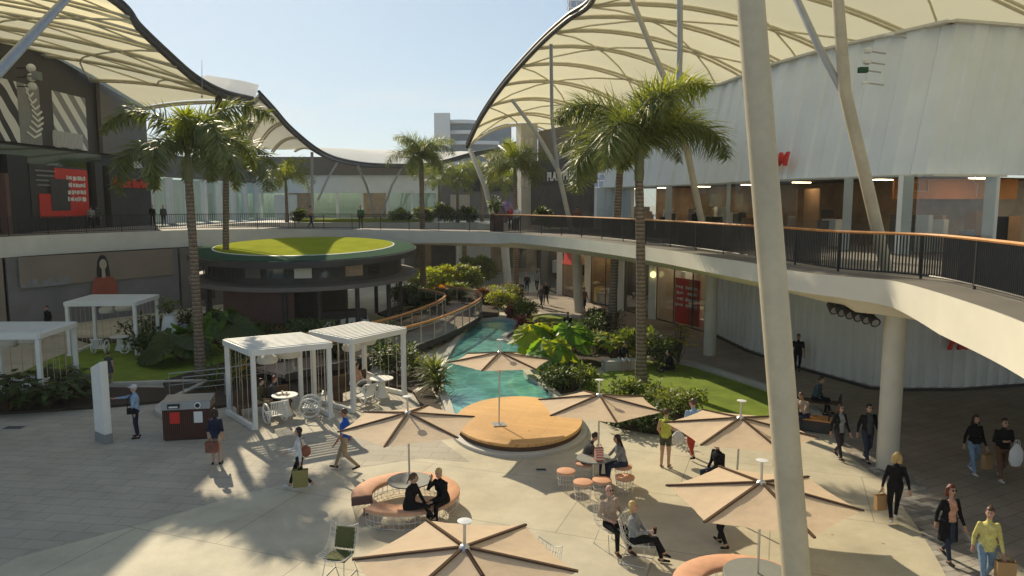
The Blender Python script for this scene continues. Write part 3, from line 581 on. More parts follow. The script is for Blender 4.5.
# ---- ground floor shops on the right
def along(line, s0, s1):
    """part of a plan line between two lengths"""
    r = resample([Vector((a, b, 0)) for a, b in line], .25); i0, i1 = int(s0/.25), min(int(s1/.25), len(r)-1); return r[i0:i1+1]
shl = [(11.4, 41.6), (11.3, 43.2), (9.4, 46.8), (8.0, 50.3), (4.1, 59.6), (1.2, 68)]
def shop(label, s0, s1, intmat, glassm, signm=None, z1=4.48, deep=3.2, seed=1, goods=14, pal=None, frame=None):
    seg = along(shl, s0, s1); a, b = seg[0], seg[-1]; t = (b-a).normalized(); nrm = Vector((t.y, -t.x, 0))
    if nrm.x < 0: nrm = -nrm
    s = thing('shopfront', label, 'shopfront', (a.x, a.y, 0))
    g = MB(); f = MB()
    N = max(2, int((b-a).length/1.6))
    for k in range(N):
        p, q = a.lerp(b, k/N), a.lerp(b, (k+1)/N); g.quad((p.x, p.y, .08), (q.x, q.y, .08), (q.x, q.y, z1-.9), (p.x, p.y, z1-.9))
        f.beam((p.x, p.y, .02), (p.x, p.y, z1-.9), .07, .07)
    f.beam((a.x, a.y, .05), (b.x, b.y, .05), .08, .09); f.beam((b.x, b.y, .02), (b.x, b.y, z1-.9), .07, .07)
    g.build('glass', glassm, s, smooth=False); f.build('frame', frame or M['charcoal'], s)
    MB().beam((a.x, a.y, z1-.45), (b.x, b.y, z1-.45), .16, .88).build('bulkhead', signm or M['white'], s)
    ia, ib = a+nrm*deep, b+nrm*deep
    w_ = MB(); w_.quad((ia.x, ia.y, 0), (ib.x, ib.y, 0), (ib.x, ib.y, z1), (ia.x, ia.y, z1)); w_.quad((a.x, a.y, 0), (ia.x, ia.y, 0), (ia.x, ia.y, z1), (a.x, a.y, z1)); w_.quad((b.x, b.y, 0), (ib.x, ib.y, 0), (ib.x, ib.y, z1), (b.x, b.y, z1))
    w_.build('interior_wall', intmat, s)
    for k in range(N):
        q = a.lerp(b, (k+.5)/N)+nrm*deep*.45; MB().beam((q.x-nrm.x*.9, q.y-nrm.y*.9, z1-.12), (q.x+nrm.x*.9, q.y+nrm.y*.9, z1-.12), .22, .04).build('ceiling_fill', lampmat('shop_fill_strip', (1, .80, .55), 9), s)  # glowing strips added so that the interior shows through the glass
    r = random.Random(seed); gm = MB(); pal = pal or [M['white'], M['tan'], M['yellow'], M['black'], M['grey']]
    for k in range(goods):
        q = a.lerp(b, r.uniform(.06, .94))+nrm*r.uniform(.4, deep-.5); h = r.uniform(.5, 1.6); z = r.choice((0, 0, 0, 1.6))
        gm.box((q.x, q.y, z+h/2), (r.uniform(.3, 1.1), r.uniform(.3, .7), h), r.uniform(0, 3), mi=r.randrange(len(pal)))
    gm.build('display', pal, s)
    return s, a, b, nrm
shop('glazed shopfront with a red poster, beside the fluted wall', .2, 6.2, M['beige'], M['glass'], M['fascia'], seed=2, goods=6, pal=[M['beige'], M['white']])
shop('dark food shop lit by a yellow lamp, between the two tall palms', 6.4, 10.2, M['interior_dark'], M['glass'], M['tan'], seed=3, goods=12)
shop('glazed shop with cream and yellow displays behind the leaning column', 10.6, 14.8, M['tan'], M['glass'], M['beige'], seed=4, goods=22)
s4, a4, b4, n4 = shop('far shop with a red awning sign near the footbridge', 15.2, 19.6, M['interior'], M['glass'], M['beige'], seed=6, goods=10)
m4 = a4.lerp(b4, .45); 
MB().box((m4.x-.5, m4.y-.2, 3.2), (1.9, .25, 1.1), math.atan2((b4-a4).y, (b4-a4).x), tilt=.3).build('awning', M['red'], s4)
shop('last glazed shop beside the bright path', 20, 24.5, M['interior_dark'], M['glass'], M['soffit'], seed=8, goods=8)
for k, s_ in enumerate((6.3, 10.4, 15.0, 19.8)):
    q = along(shl, s_, s_+.3)[0]; lab = ('white pier right of the dark food shop', 'white pier between the food shop and the cream display shop', 'pale pier left of the cream display shop', 'pale pier between the two farthest shops')[k]
    tag(MB().box((q.x-.05, q.y, 2.24), (.5, .5, 4.46), .9).build('pier', M['white'], loc=(q.x, q.y, 0)), lab, 'pier')
# red poster with white lettering in the nearest shop
pa, pb = along(shl, 1.5, 1.9)[0], along(shl, 3.9, 4.2)[0]; d = (pb-pa); n_ = Vector((d.y, -d.x, 0)).normalized(); n_ = -n_ if n_.x > 0 else n_
ps = thing('poster', 'red poster of white writing in the shop window beside the fluted wall', 'poster', (pa.x, pa.y, .15))
a_, b_p = pa+n_*.34, pb+n_*.34
MB().beam((a_.x, a_.y, 1.55), (b_p.x, b_p.y, 1.55), .03, 2.75).build('panel', M['red'], ps)
ang = math.atan2(-d.y, -d.x)
rr_ = random.Random(9); dn = d.normalized()
for c0, w0 in ((.33, .95), (.8, .6)):
    for k in range(4):
        u = -w0/2; wm = MB()
        while u < w0/2-.1:
            wd = rr_.uniform(.06, .2); q = pa.lerp(pb, c0)+n_*.37+dn*(u+wd/2); wm.beam((q.x-dn.x*wd/2, q.y-dn.y*wd/2, 2.4-k*.36), (q.x+dn.x*wd/2, q.y+dn.y*wd/2, 2.4-k*.36+rr_.uniform(-.02, .03)), .006, rr_.uniform(.1, .24)); u += wd+.05
        wm.build('printed_line', M['white'], ps)
lp = thing('pendant_lamp', 'round yellow lamp glowing in the dark food shop', 'lamp', (9.0, 47.0, 2.9))
MB().ell((9.0, 47.0, 2.9), .2, 12).build('globe', lampmat('warm_globe', (1, .85, .35), 1.6), lp); MB().tube([(9, 47, 3.1), (9, 47, 4.45)], .012, 5).build('cord', M['black'], lp)

# ---- far right: shoe shop with a pale pier, upper floor
ph = thing('corner_shop', 'dark upper shop named PLATYPUS with a pale stone pier', 'building', (3, 62, 5.5))
MB().wall([(6.0, 55.5), (4.0, 60.5), (1.8, 65.5)], 5.5, 8.9, .3).build('shop_wall', M['interior_dark'], ph)
MB().wall([(6.1, 55.6), (4.1, 60.6), (1.9, 65.6)], 8.9, 11.0, .5).build('sign_band', M['black'], ph)
MB().wall([(6.6, 55.6), (4.6, 60.6), (2.5, 65.6)], 11.0, 13.6, .5).build('upper_wall', M['brownwall'], ph)
MB().box((1.3, 66.2, 9.9), (1.5, 1.5, 8.8), .3).build('stone_pier', M['concrete'], ph)
wn = MB()
for i in range(4):
    for j in range(3): wn.box((.86+j*.42, 65.3+j*.13, 9.2+i*1.15), (.26, .12, .6+.2*((i+j) % 2)), .3)
wn.build('niche', M['soffit'], ph)
text('lettering', 'PLATYPUS', 1.0, (3.85, 60.2, 9.55), (PI/2, 0, -1.16), M['white'], ph, ext=.04, bold=.02)
wp = tag(MB().wall([(8.2, 50.6), (6.2, 55.2)], 5.5, 8.5, .25).build('partition_wall', M['white_panel'], loc=(8.2, 50.6, 5.5)), 'pale blank panel between the shoe shop and the department store', 'wall')

# ---- left building: charcoal shops below a black and white mural
lb = thing('retail_block', 'charcoal retail block under the left canopy with shops on the walkway', 'building', (-32.3, 40, 5.5))
MB().wall([(-32.6, 14), (-32.6, 66)], 5.5, 18.3, .4).build('upper_wall', M['charcoal'], lb)
MB().box((-32.15, 62.4, 14.1), (.3, 7.2, 5.6)).build('grey_cladding', M['brownwall'], lb)
MB().box((-32.2, 36, 7.2), (.3, 14, 3.3)).build('shop_glass', M['interior_dark'], lb)
MB().box((-32.25, 52.6, 10.4), (.28, 12, 1.5)).build('glass_band', M['glass_green'], lb)
for y, wd, mm in ((48.2, 2.0, 'black'), (57.6, 1.0, 'charcoal')): MB().box((-32.05, y, 8.0), (.5, wd, 5)).build('pier', M[mm], lb)
MB().box((-32.0, 47.0, 7.4), (.5, .35, 3.8)).build('door_frame', M['pinkwall'], lb)
MB().box((-31.95, 62.2, 7.9), (.5, 6.6, 4.8)).build('shop_panel', M['charcoal'], lb)
text('shop_lettering', 't', 1.3, (-31.9, 46.1, 10.0), (PI/2, 0, PI/2), M['redsign'], lb, ext=.06, bold=.03)
bs = text('shop_sign', 'Boost Barber', 1.02, (-31.6, 62.2, 9.0), (PI/2, 0, PI/2), M['redsign'], ext=.08, bold=.02)
tag(bs, 'red Boost Barber lettering on the charcoal shopfront', 'sign')
lm = thing('pendant_lamp', 'white dish lamp above the red barber lettering', 'lamp', (-31.2, 62.2, 10.6))
MB().lathe([(.5, 0), (.42, .25), (.12, .55)], (-31.2, 62.2, 10.3), 16).build('shade', M['white'], lm); MB().beam((-31.9, 62.2, 10.95), (-31.2, 62.2, 10.88), .05, .05).build('bracket', M['black'], lm)
# mural of bold bands, set in joined panels
mu_ = thing('mural', 'black and white mural of bold stripes and curls above the charcoal shops', 'mural', (-32.3, 50, 11.4))
cols = ((.74, .74, .72), (.05, .05, .052))
mm1 = stripemat('mural_curls', cols, .45, axis='DIAGONAL', dist=7.); mm2 = stripemat('mural_bars', ((.80, .80, .78), (.26, .26, .27)), .38, axis='DIAGONAL'); mm3 = stripemat('mural_leaf', cols, 1.2, axis='Z', dist=3.); mm4 = stripemat('mural_mesh', ((.62, .62, .62), (.26, .26, .27)), 2.2, axis='Y', dist=5)
lay = [(44.2, 46.0, mm4), (46.0, 49.2, mm1), (49.2, 51.5, M['grey']), (51.5, 52.9, M['charcoal']), (52.9, 57.0, mm2)]
for y0, y1, mm_ in lay: MB().box((-32.22, (y0+y1)/2, 13.3), (.16, y1-y0-.03, 3.9)).build('panel', mm_, mu_)
lf = MB()      # the white fern of the mural
for k in range(9):
    z = 11.8+k*.38; y = 50.6+.5*math.sin(k*.5)
    for sgn in (-1, 1): lf.beam((-32.1, y, z), (-32.1, y+sgn*.75*(1-k*.07), z+.32), .03, .13)
lf.build('fern_motif', M['white'], mu_)
MB().box((-32.1, 54.4, 11.95), (.05, 3.6, 1.1)).build('mesh_motif', mm4, mu_)
# graphic hoarding: black and red blocks
hg = thing('hoarding', 'black and red printed hoarding with white writing behind the left balustrade', 'hoarding', (-32, 53, 5.5))
MB().box((-31.85, 52.6, 8.2), (.12, 6.6, 3.6)).build('panel', M['charcoal'], hg)
MB().box((-31.76, 53.9, 8.15), (.06, 4.0, 3.4)).build('red_block', M['red'], hg)
MB().box((-31.75, 51.0, 7.25), (.05, 1.9, 1.6)).build('red_block', M['red'], hg)
MB().box((-31.72, 52.4, 8.0), (.05, 2.2, 2.2)).build('dark_block', M['charcoal'], hg)
rr_ = random.Random(12)
for k in range(4):
    y = 55.4; wm = MB()
    while y > 53.2: wd = rr_.uniform(.1, .3); wm.box((-31.7, y, 9.2-k*.5+rr_.uniform(-.03, .03)), (.03, wd, rr_.uniform(.22, .34))); y -= wd+.09
    wm.build('printed_line', M['white'], hg)
for k in range(4): MB().box((-31.74, 50.9, 9.6-k*.32), (.04, 2.2-.3*(k % 2), .1)).build('text_line', M['grey'], hg)

gl = thing('glazed_link', 'pale glazed shopfront with white columns between the barber shop and the rear building', 'building', (-30, 74, 5.5))
gA, gB = Vector((-32.4, 66.3, 0)), Vector((-31.5, 91.5, 0))
MB().wall([(gA.x, gA.y), (gB.x, gB.y)], 9.8, 11.9, .4).build('upper_wall', M['brownwall'], gl)
MB().wall([(gA.x-3, gA.y), (gB.x-3, gB.y)], 5.5, 9.8, .2).build('interior_wall', M['white'], gl)
for k in range(8):
    p = gA.lerp(gB, k/7); MB().box((p.x+.1, p.y, 7.6), (.55, .7, 4.3)).build('column', M['white'], gl)
    if k < 7: q = gA.lerp(gB, (k+1)/7); MB().quad((p.x, p.y, 5.52), (q.x, q.y, 5.52), (q.x, q.y, 9.8), (p.x, p.y, 9.8)).build('glass', M['glass_green'], gl, smooth=False)
# ---- back building across the upper plaza
bb = thing('rear_building', 'long pale building with grey parapet across the upper plaza', 'building', (-24, 92, 5.5))
MB().box((-24.5, 93, 11.9), (31, 2, 2.2)).build('parapet', M['brownwall'], bb)
MB().box((-24.5, 93.2, 9.75), (31, 1.6, 2.3)).build('upper_wall', M['white_panel'], bb)
for k in range(9):
    x = -37+k*3.1; MB().box((x+1.35, 92.5, 7.1), (2.8, .1, 3.0)).build('window', M['glass_green'] if k % 3 else M['interior'], bb)
    MB().box((x-.15, 92.35, 7.2), (.3, .3, 3.4)).build('pier', M['white'], bb)
MB().box((-24.5, 96.6, 7.2), (30, .3, 3.4)).build('interior_wall', M['white'], bb)
MB().box((-28, 92.2, 7.0), (2.8, .2, 2.8)).build('door_panel', M['white'], bb)
rw = thing('side_building', 'low dark shop building left of the footbridge legs', 'building', (-3, 93, 5.5))
MB().box((-3.2, 93, 8.3), (11.5, 2, 5.6)).build('wall', M['brownwall'], rw); MB().box((-2.4, 91.9, 9.9), (7, .2, 2.2)).build('sign_band', M['black'], rw); MB().box((-6.4, 91.85, 7.2), (2.4, .2, 2.4)).build('shop_panel', M['beige'], rw)
# ground-level far shops under the upper plaza
fs = thing('far_shops', 'row of shaded ground floor shops beyond the footbridge', 'shopfront', (-14, 79, 0))
MB().box((-15, 80, 2.2), (44, .4, 4.5)).build('wall', M['interior'], fs)
for k in range(11): MB().box((-34+k*3.8, 79.7, 1.8), (2.6, .1, 2.8)).build('window', (M['glass'], M['interior_dark'], M['white'])[k % 3], fs)

# ---- wall with the poster under the left walkway
lo = thing('hoarding_wall', 'shaded grey hoarding wall under the left walkway with a printed picture', 'wall', (-26, 46, 0))
M['hoard'] = mat('hoarding_print', (.26, .215, .17), .7, var=.15, scale=.5)
MB().wall([(-36, 37), (-30.8, 43.6), (-24.6, 53), (-21.2, 57.2)], 0, 4.44, .2).build('light_stop_wall', M['charcoal'], lo)  # backing wall added to block sunlight leaking through the panel gaps
MB().wall([(-33, 36.5), (-29.4, 42.5)], 0, 4.28, .2).build('plain_panel', M['hoard'], lo)
MB().wall([(-29.3, 42.66), (-23.4, 51.6)], 0, 4.28, .2).build('printed_panel', mat('printed_wall', (.20, .19, .185), .6, var=.25, scale=.35), lo)
MB().wall([(-23.3, 51.75), (-20.2, 56)], 0, 4.28, .2).build('end_panel', M['brownwall'], lo)
for a, b, z in (((-28.9, 43.1), (-23.6, 51.2), 2.55),): MB().wall([(a[0]+.13, a[1]-.09), (b[0]+.13, b[1]-.09)], 2.5, 4.3, .02).build('sunset_band', M['hoard'], lo)
sl = MB(); 
for k in range(9):
    t = .02+k*.03; p = Vector((-28.9, 43.1)).lerp(Vector((-23.6, 51.2)), t); sl.box((p.x+.16, p.y-.11, 2.56+.08*(k % 3)), (.3, .03, .2+.14*(k % 3)), .99)
sl.build('skyline', M['grey'], lo)
def onwall(t, off=.16): p = Vector((-28.9, 43.1)).lerp(Vector((-23.6, 51.2)), t); return Vector((p.x+off*.84, p.y-off*.55, 0))
po = thing('wall_picture', 'printed picture of a long-haired woman in an orange top on the hoarding wall', 'picture', tuple(onwall(.5)+Vector((0, 0, 1.5))))
R_ = Matrix.Rotation(.99, 3, 'Z')
def flat_shape(pts, off, m, name):
    c = onwall(.5, off); v = [c+R_ @ Vector((x, 0, z)) for x, z in pts]; b = MB(); b.add(v, [tuple(range(len(v)))]); nn = R_ @ Vector((0, -.012, 0)); k = len(v)
    b.add([p+nn for p in v], [tuple(range(k))]); return b.build(name, m, po, smooth=False)
flat_shape([(-.45, 2.3), (-.40, 3.2), (-.34, 3.75), (-.16, 4.1), (.02, 4.16), (.2, 4.05), (.34, 3.7), (.42, 3.0), (.5, 2.2), (.25, 2.5), (-.2, 2.5)], .17, M['black'], 'hair')
flat_shape([(-.75, .9), (-.8, 2.2), (-.55, 2.75), (.55, 2.75), (.85, 2.2), (.75, .9)], .19, mat('printed_red', (.33, .09, .055), .7), 'top')
flat_shape([(-.12, 2.7), (-.1, 3.3), (.1, 3.3), (.12, 2.7)], .20, M['beige'], 'neck')
flat_shape([(.235*math.cos(a*.5236), 3.55+.34*math.sin(a*.5236)) for a in range(12)], .21, M['beige'], 'face')
tag(MB().box((-22.2, 53.2, 2.2), (1.4, .2, 3.4), .95).build('glass_door', M['interior_dark'], loc=(-22.2, 53.2, 0)), 'dark door at the end of the hoarding wall', 'door')

# ---- canopies on ribs
def canopy(name, label, E, O, arch, nrib, fab, ns=40, nt_=14, rimr=.17, ribr=.085, brace=True, loc=(0, 0, 0)):
    t = thing(name, label, 'canopy', loc)
    e = curve(E, 8); o = curve(O, 8); n = min(len(e), len(o)); e = e[:n]; o = o[:n]
    def S(u, v):
        i = min(int(u*(n-1)), n-2); f = u*(n-1)-i; a = e[i].lerp(e[i+1], f); b = o[i].lerp(o[i+1], f); p = a.lerp(b, v)
        ar = arch[0]+(arch[1]-arch[0])*u; return p+Vector((0, 0, ar*4*v*(1-v)))
    m = MB(); vs = []
    for i in range(ns+1):
        for j in range(nt_+1):
            sag = .0
            p = S(i/ns, j/nt_); fr = (i/ns*nrib) % 1.; sag = -.07*math.sin(PI*fr)*math.sin(PI*j/nt_); vs.append(p+Vector((0, 0, .16+sag)))
    m.add(vs, [(i*(nt_+1)+j, (i+1)*(nt_+1)+j, (i+1)*(nt_+1)+j+1, i*(nt_+1)+j+1) for i in range(ns) for j in range(nt_)])
    m.build('membrane', fab, t)
    rm = MB(); ed = [S(k/60, 0) for k in range(61)]; rm.tube(ed, rimr, 8); rm.tube([p+Vector((0, 0, .30)) for p in ed], rimr*.8, 6)
    for k in range(60): rm.beam(ed[k]+Vector((0, 0, .15)), ed[k+1]+Vector((0, 0, .15)), .06, .3)
    rm.build('rim_truss', M['darkedge'], t)
    for k in range(nrib+1):
        r = MB(); pts = [S(k/nrib, j/nt_)-Vector((0, 0, .05)) for j in range(nt_+1)]
        for d in (-.2, .2):
            tt = (S(min(k/nrib+.01, 1), .4)-S(max(k/nrib-.01, 0), .4)).normalized()*d; r.tube([p+tt for p in pts], ribr, 6)
        r.build('rib', M['rib'], t)
    if brace:
        for k in range(nrib):
            b = MB()
            if k % 2 or k+2 > nrib: continue
            for (v0, v1) in ((.0, .5), (.5, .0), (.5, 1.), (1., .5)):
                b.tube([S((k+2*q)/nrib, v0+(v1-v0)*q)-Vector((0, 0, .10)) for q in (0, .2, .4, .6, .8, 1)], .06, 5)
            b.build('brace', M['rib'], t)
    return t, S
ER = [D(467, 147, 65), D(480, 120, 62), D(500, 90, 59), D(522, 64, 56), D(545, 40, 52.5), D(568, 20, 49), D(592, 2, 46), (4.6, 38, 19.6), (4.2, 29, 19.7), (3.4, 20, 19.4), (2.4, 11, 19), (1.6, 3, 18.5)]
OR = [(5, 68, 12.6), (9, 66, 12.2), (13, 62.5, 11.8), (17, 57, 11.5), (20, 51, 11.3), (23.5, 48, 11.3), (27, 44, 11.3), (31, 38, 11.6), (34, 31, 12.2), (36, 22, 12.8), (37, 12, 13), (37, 3, 13)]
canopy('canopy', 'great arched cream canopy with ribs and a dark rim over the right walkway', ER, OR, (1.9, 3.0), 15, M['fabric'], ns=76, loc=(10, 40, 14))
EL = [(-22.4, 14, 20), (-22, 30, 19.2), D(112, 0, 41.2), D(140, 30, 42.5), D(165, 54, 43.8), D(196, 81, 45.8), D(224, 96, 48), D(253, 103, 51)]
OL = [(-33.5, 10, 19.4), (-33.3, 22, 19), (-33.2, 33, 18.7), (-33, 38, 18.4), (-32.9, 40, 17.8), (-32.8, 47, 17.7), (-32.6, 55, 17.4), (-31, 63, 15.2)]
lc, SL = canopy('canopy', 'cream ribbed canopy sloping over the charcoal shops at upper left', EL, OL, (.6, .3), 11, M['fabric'], ns=60, loc=(-22, 35, 14))
lip = MB(); lo_ = [D(196, 80, 46), D(210, 88, 47.1), D(224, 94.5, 48.2), D(240, 99.5, 49.8), D(254, 101, 51.2)]; hi_ = [D(207, 75, 53), D(218, 77, 54), D(232, 79, 55), D(246, 81.5, 56), D(259, 85, 57)]
for i in range(4): lip.quad(lo_[i], lo_[i+1], hi_[i+1], hi_[i])
lip.build('upturned_tip', M['fabric_white'], lc)
EC = [D(259, 96, 52), D(275, 113, 55), D(292, 132, 58.5), D(320, 154, 63), D(345, 163, 72), D(380, 167, 80), D(430, 166, 86), D(470, 156, 87), D(505, 149, 84), D(535, 136, 78)]
OC = [D(235, 146, 64), D(250, 148, 67), D(266, 151, 70), D(295, 151, 80), D(325, 149, 95), D(375, 151, 106), D(430, 153, 112), D(470, 154, 110), D(505, 166, 100), D(535, 168, 95)]
canopy('canopy', 'low white canopy dipping across the far end between the two big ones', EC, OC, (.5, .3), 12, M['fabric_white'], ns=48, rimr=.14, brace=False, loc=(-12, 75, 12))

# ---- masts and struts that carry the canopies
def mast(pts, r, label, m='mast', base=None, branch=None):
    t = thing('mast', label, 'mast', tuple(pts[0]))
    MB().tube(pts, r, 20).build('pole', M[m], t)
    if base: MB().lathe([(base*1.6, 0), (base*1.6, .05)], tuple(pts[0]), 20).build('base_plate', M['steel'], t)
    for b, rr in (branch or []): MB().tube(b, rr, 14).build('strut', M['steel'], t)
    return t
mB, mT = D(796.5, 576, 9.2), D(750.5, 0, 9.75); mD = mT-mB
mast([mB-mD*(mB.z/mD.z), mB, mT, mT+mD*((18.9-mT.z)/mD.z)], [.185, .182, .175, .15], 'huge cream mast rising through the foreground beside the parasols', base=.3)
jt = D(845, 92, 20.4); top = D(838, 0, 20.6); up_ = top+(top-D(841, 40, 20.5))*2.6
mast([D(887, 272, 21.6), D(866, 180, 21), jt, top, up_], [.17, .17, .16, .15, .12], 'bent cream mast on the right walkway that forks below the canopy', branch=[([jt+Vector((0, 0, -.1)), D(820, 50, 21), D(797, 0, 22), D(760, -80, 24)], .1)])
j3 = D(676, 104, 34)
mast([D(706, 243, 34.4), D(690, 165, 34.2), j3, D(650, 45, 35), D(629, -8, 36), D(618, -35, 37)], [.15, .15, .15, .13, .12, .1], 'slanted cream mast behind the twin palms', branch=[([j3+Vector((.1, 0, 0)), D(680, 50, 34), D(680, -40, 34.5)], .13)])
j4 = D(558, 170, 52)
mast([D(572, 232, 51), j4, D(536, 132, 53), D(512, 100, 54)], [.17, .16, .14, .12], 'slanted mast at the far left edge of the right canopy', branch=[([j4, D(552, 120, 52), D(551, 44, 50)], .12)])
mast([D(494, 222, 56), D(485, 186, 58), D(470, 150, 62)], [.2, .2, .18], 'raked leg carrying the tip of the right canopy over the footbridge')
mast([D(524, 178, 66), D(512, 156, 68), D(499, 146, 83)], .13, 'thin raked prop beside the stone pier', 'steel')
mast([D(523, 178, 67), D(522, 150, 67), D(521, 128, 67)], .12, 'thin upright prop beside the stone pier', 'steel')
mast([D(313, 222, 64), D(312, 190, 64), D(312, 152, 63.5)], .12, 'slim upright post under the low far canopy', 'steel')
mast([D(376, 219, 84), D(366, 185, 79), D(358, 166, 75)], .13, 'raked post under the middle of the low far canopy', 'steel')
mast([D(380, 219, 86), D(392, 185, 84), D(402, 168, 83)], .11, 'raked post leaning right under the low far canopy', 'steel')
mast([D(318, 200, 66), D(327, 180, 67), D(337, 163, 68)], .1, 'short strut leaning right from the slim post', 'steel')
mast([D(218, 130, 50), D(218, 112, 49), D(219, 96, 48)], .22, 'stout dark post under the tip of the left canopy', 'darkedge')
mA, mC = D(0, 70, 31), D(65, 0, 38); mast([mA-(mC-mA)*(mA.z/(mC.z-mA.z)), mA, mC, mC+(mC-mA)*.12], [.22, .22, .19, .18], 'thick grey raked mast under the upper left canopy', 'steel')

# ---- towers beyond
def tower(label, cx, cy, wd, dp, h, floors, wallm, glassm, rz=0., slope=0., crown=None):
    t = thing('tower', label, 'building', (cx, cy, 0), rz, world=False)
    MB().box((0, 0, h/2), (wd*.96, dp*.96, h-1)).build('glazing', glassm, t)
    s = MB()
    for k in range(floors+1):
        z = k*h/floors; wk = wd*(1-slope*max(0, (k/floors-.8)/.2))
        a = [(wk/2*math.cos(q), dp/2*math.sin(q)*1.25) for q in [PI+PI*i/10 for i in range(11)]]; a = [(x-(wd-wk)/2, y-.2) for x, y in a]+[(wk/2-(wd-wk)/2, dp/2), (-wd/2, dp/2)]
        s.prism(a, z-.55, z+.55)
    s.build('floor_band', wallm, t)
    MB().box((-wd*.40, -dp*.62, h/2+1), (wd*.2, 2.4, h+3)).build('stair_tower', wallm, t)
    return t
tower('pale high-rise hotel with curved balcony bands behind the low canopy', -12.2, 250, 25, 16, 33, 10, M['towerwhite'], M['towerglass'], 0, .35)
t2 = thing('tower', 'blue glass skyscraper peeping over the right canopy', 'building', (47, 480, 0))
MB().box((47, 480, 85), (24, 20, 170)).build('glazing', M['towerblue'], t2)
b2 = MB()
for k in range(40): b2.box((47, 480, 4+k*4.2), (24.4, 20.4, .7))
for k in range(7): b2.box((36+k*3.7, 469.8, 85), (.5, .4, 170))
b2.build('floor_band', M['towerwhite'], t2)

# ---- round kiosk with a green roof
kx, ky, ka, kbx = -12.6, 45.2, 6.7, 6.6
kt = thing('kiosk', 'round dark cafe pavilion with a tilted green roof', 'pavilion', (kx, ky, 0))
def ering(f, z, n=72, slope=.05): return [(kx+ka*f*math.cos(2*PI*j/n), ky+kbx*f*math.sin(2*PI*j/n), z+slope*(kbx*f*math.sin(2*PI*j/n))) for j in range(n)]
def ebands(lv, m, name, slope=.05, cap=False):
    b = MB(); n = 72; vs = []
    for f, z in lv: vs += ering(f, z, n, slope)
    fs = [(i*n+j, i*n+(j+1) % n, (i+1)*n+(j+1) % n, (i+1)*n+j) for i in range(len(lv)-1) for j in range(n)]
    if cap: fs.append(tuple(range((len(lv)-1)*n, len(lv)*n)))
    b.add(vs, fs); return b.build(name, m, kt)
ebands([(.86, 4.25), (1.0, 4.34), (1.0, 4.66), (.985, 4.70)], M['charcoal'], 'roof_fascia')
ebands([(.985, 4.72), (.80, 4.86)], M['turf_edge'], 'roof_border')
ebands([(.80, 4.865), (.787, 4.885)], M['white'], 'roof_ring')
ebands([(.787, 4.88), (.4, 4.95), (.02, 4.97)], M['turf'], 'roof_turf', cap=True)
ebands([(.86, 3.3), (.86, 4.32)], M['charcoal'], 'clerestory_wall')
kw = MB()
for k, (f0, f1) in enumerate(((.585, .61), (.70, .725), (.735, .76), (.775, .80), (.81, .84), (.85, .88), (.89, .915))):
    a0, a1 = 2*PI*f0, 2*PI*f1; q = [(kx+ka*.87*math.cos(a), ky+kbx*.87*math.sin(a)) for a in (a0, a1)]
    kw = MB().quad((*q[0], 3.42), (*q[1], 3.42), (*q[1], 4.05), (*q[0], 4.05)); kw.build('window', (M['glass_green'], M['brownwall'], M['glass_green'], M['soffit'], M['glass_green'], M['interior'], M['glass_green'])[k], kt, smooth=False)
lv = MB()
for k in range(90):
    a = 2*PI*k/90
    if .5 < a/(2*PI) < .70: lv.box((kx+ka*.875*math.cos(a), ky+kbx*.875*math.sin(a), 3.72), (.03, .05, .75), a)
lv.build('louvre', M['rail_dark'], kt)
ebands([(.84, 2.95), (1.0, 3.0), (1.0, 3.22), (.84, 3.3)], M['brownwall'], 'ledge', .035)
pw = MB(); 
for f0, f1 in ((.63, .772),):
    n = 14; 
    for j in range(n):
        a0, a1 = 2*PI*(f0+(f1-f0)*j/n), 2*PI*(f0+(f1-f0)*(j+1)/n); p0 = (kx+ka*.8*math.cos(a0), ky+kbx*.8*math.sin(a0)); p1 = (kx+ka*.8*math.cos(a1), ky+kbx*.8*math.sin(a1)); pw.quad((*p0, 0), (*p1, 0), (*p1, 2.9), (*p0, 2.9))
pw.build('counter_wall', M['pinkwall'], kt)
MB().lathe([(2.6, 0), (2.6, 2.9)], (kx-.5, ky+1.5, 0), 24).build('core_wall', M['charcoal'], kt)
for k, f in enumerate((.05, .15, .30, .42, .52, .585, .76, .81, .87, .94)):
    a = 2*PI*f; MB().tube([(kx+ka*.86*math.cos(a), ky+kbx*.86*math.sin(a), 0), (kx+ka*.86*math.cos(a), ky+kbx*.86*math.sin(a), 2.98)], .13, 10).build('post', M['charcoal'], kt)
MB().box((kx+2.4, ky-1.6, .55), (3, .7, 1.1), .5).build('counter', M['interior_dark'], kt)

# ---- curved boardwalk ramp beside the pool
RR = curve([(-9.2, 29.4, 0), (-7.0, 32.2, 0), (-5.2, 34.6, 0), (-3.8, 37.6, 0), (-2.75, 41.2, 0), (-2.0, 45.0, 0), (-2.1, 48.0, 0), (-3.3, 50.6, 0), (-4.8, 52.4, 0)], 6)
LL = offset(RR, 2.3)
wk = thing('boardwalk', 'curved timber ramp with wooden handrails along the pool edge', 'walkway', (-5, 38, 0))
b = MB(); poly = [(p.x, p.y) for p in RR]+[(p.x, p.y) for p in LL[::-1]]
b.prism(poly, .38, .52); b.build('deck', M['walkplank'], wk)
for ln in (RR, LL):
    b = MB()
    for p, q in zip(ln, ln[1:]): b.beam((p.x, p.y, .42), (q.x, q.y, .42), .1, .3)
    b.build('edge_beam', M['charcoal'], wk)
pass
for p in resample(offset(RR, .5), 1.9): MB().box((p.x, p.y, .19), (.35, .35, .38)).build('pier', M['charcoal'], wk)
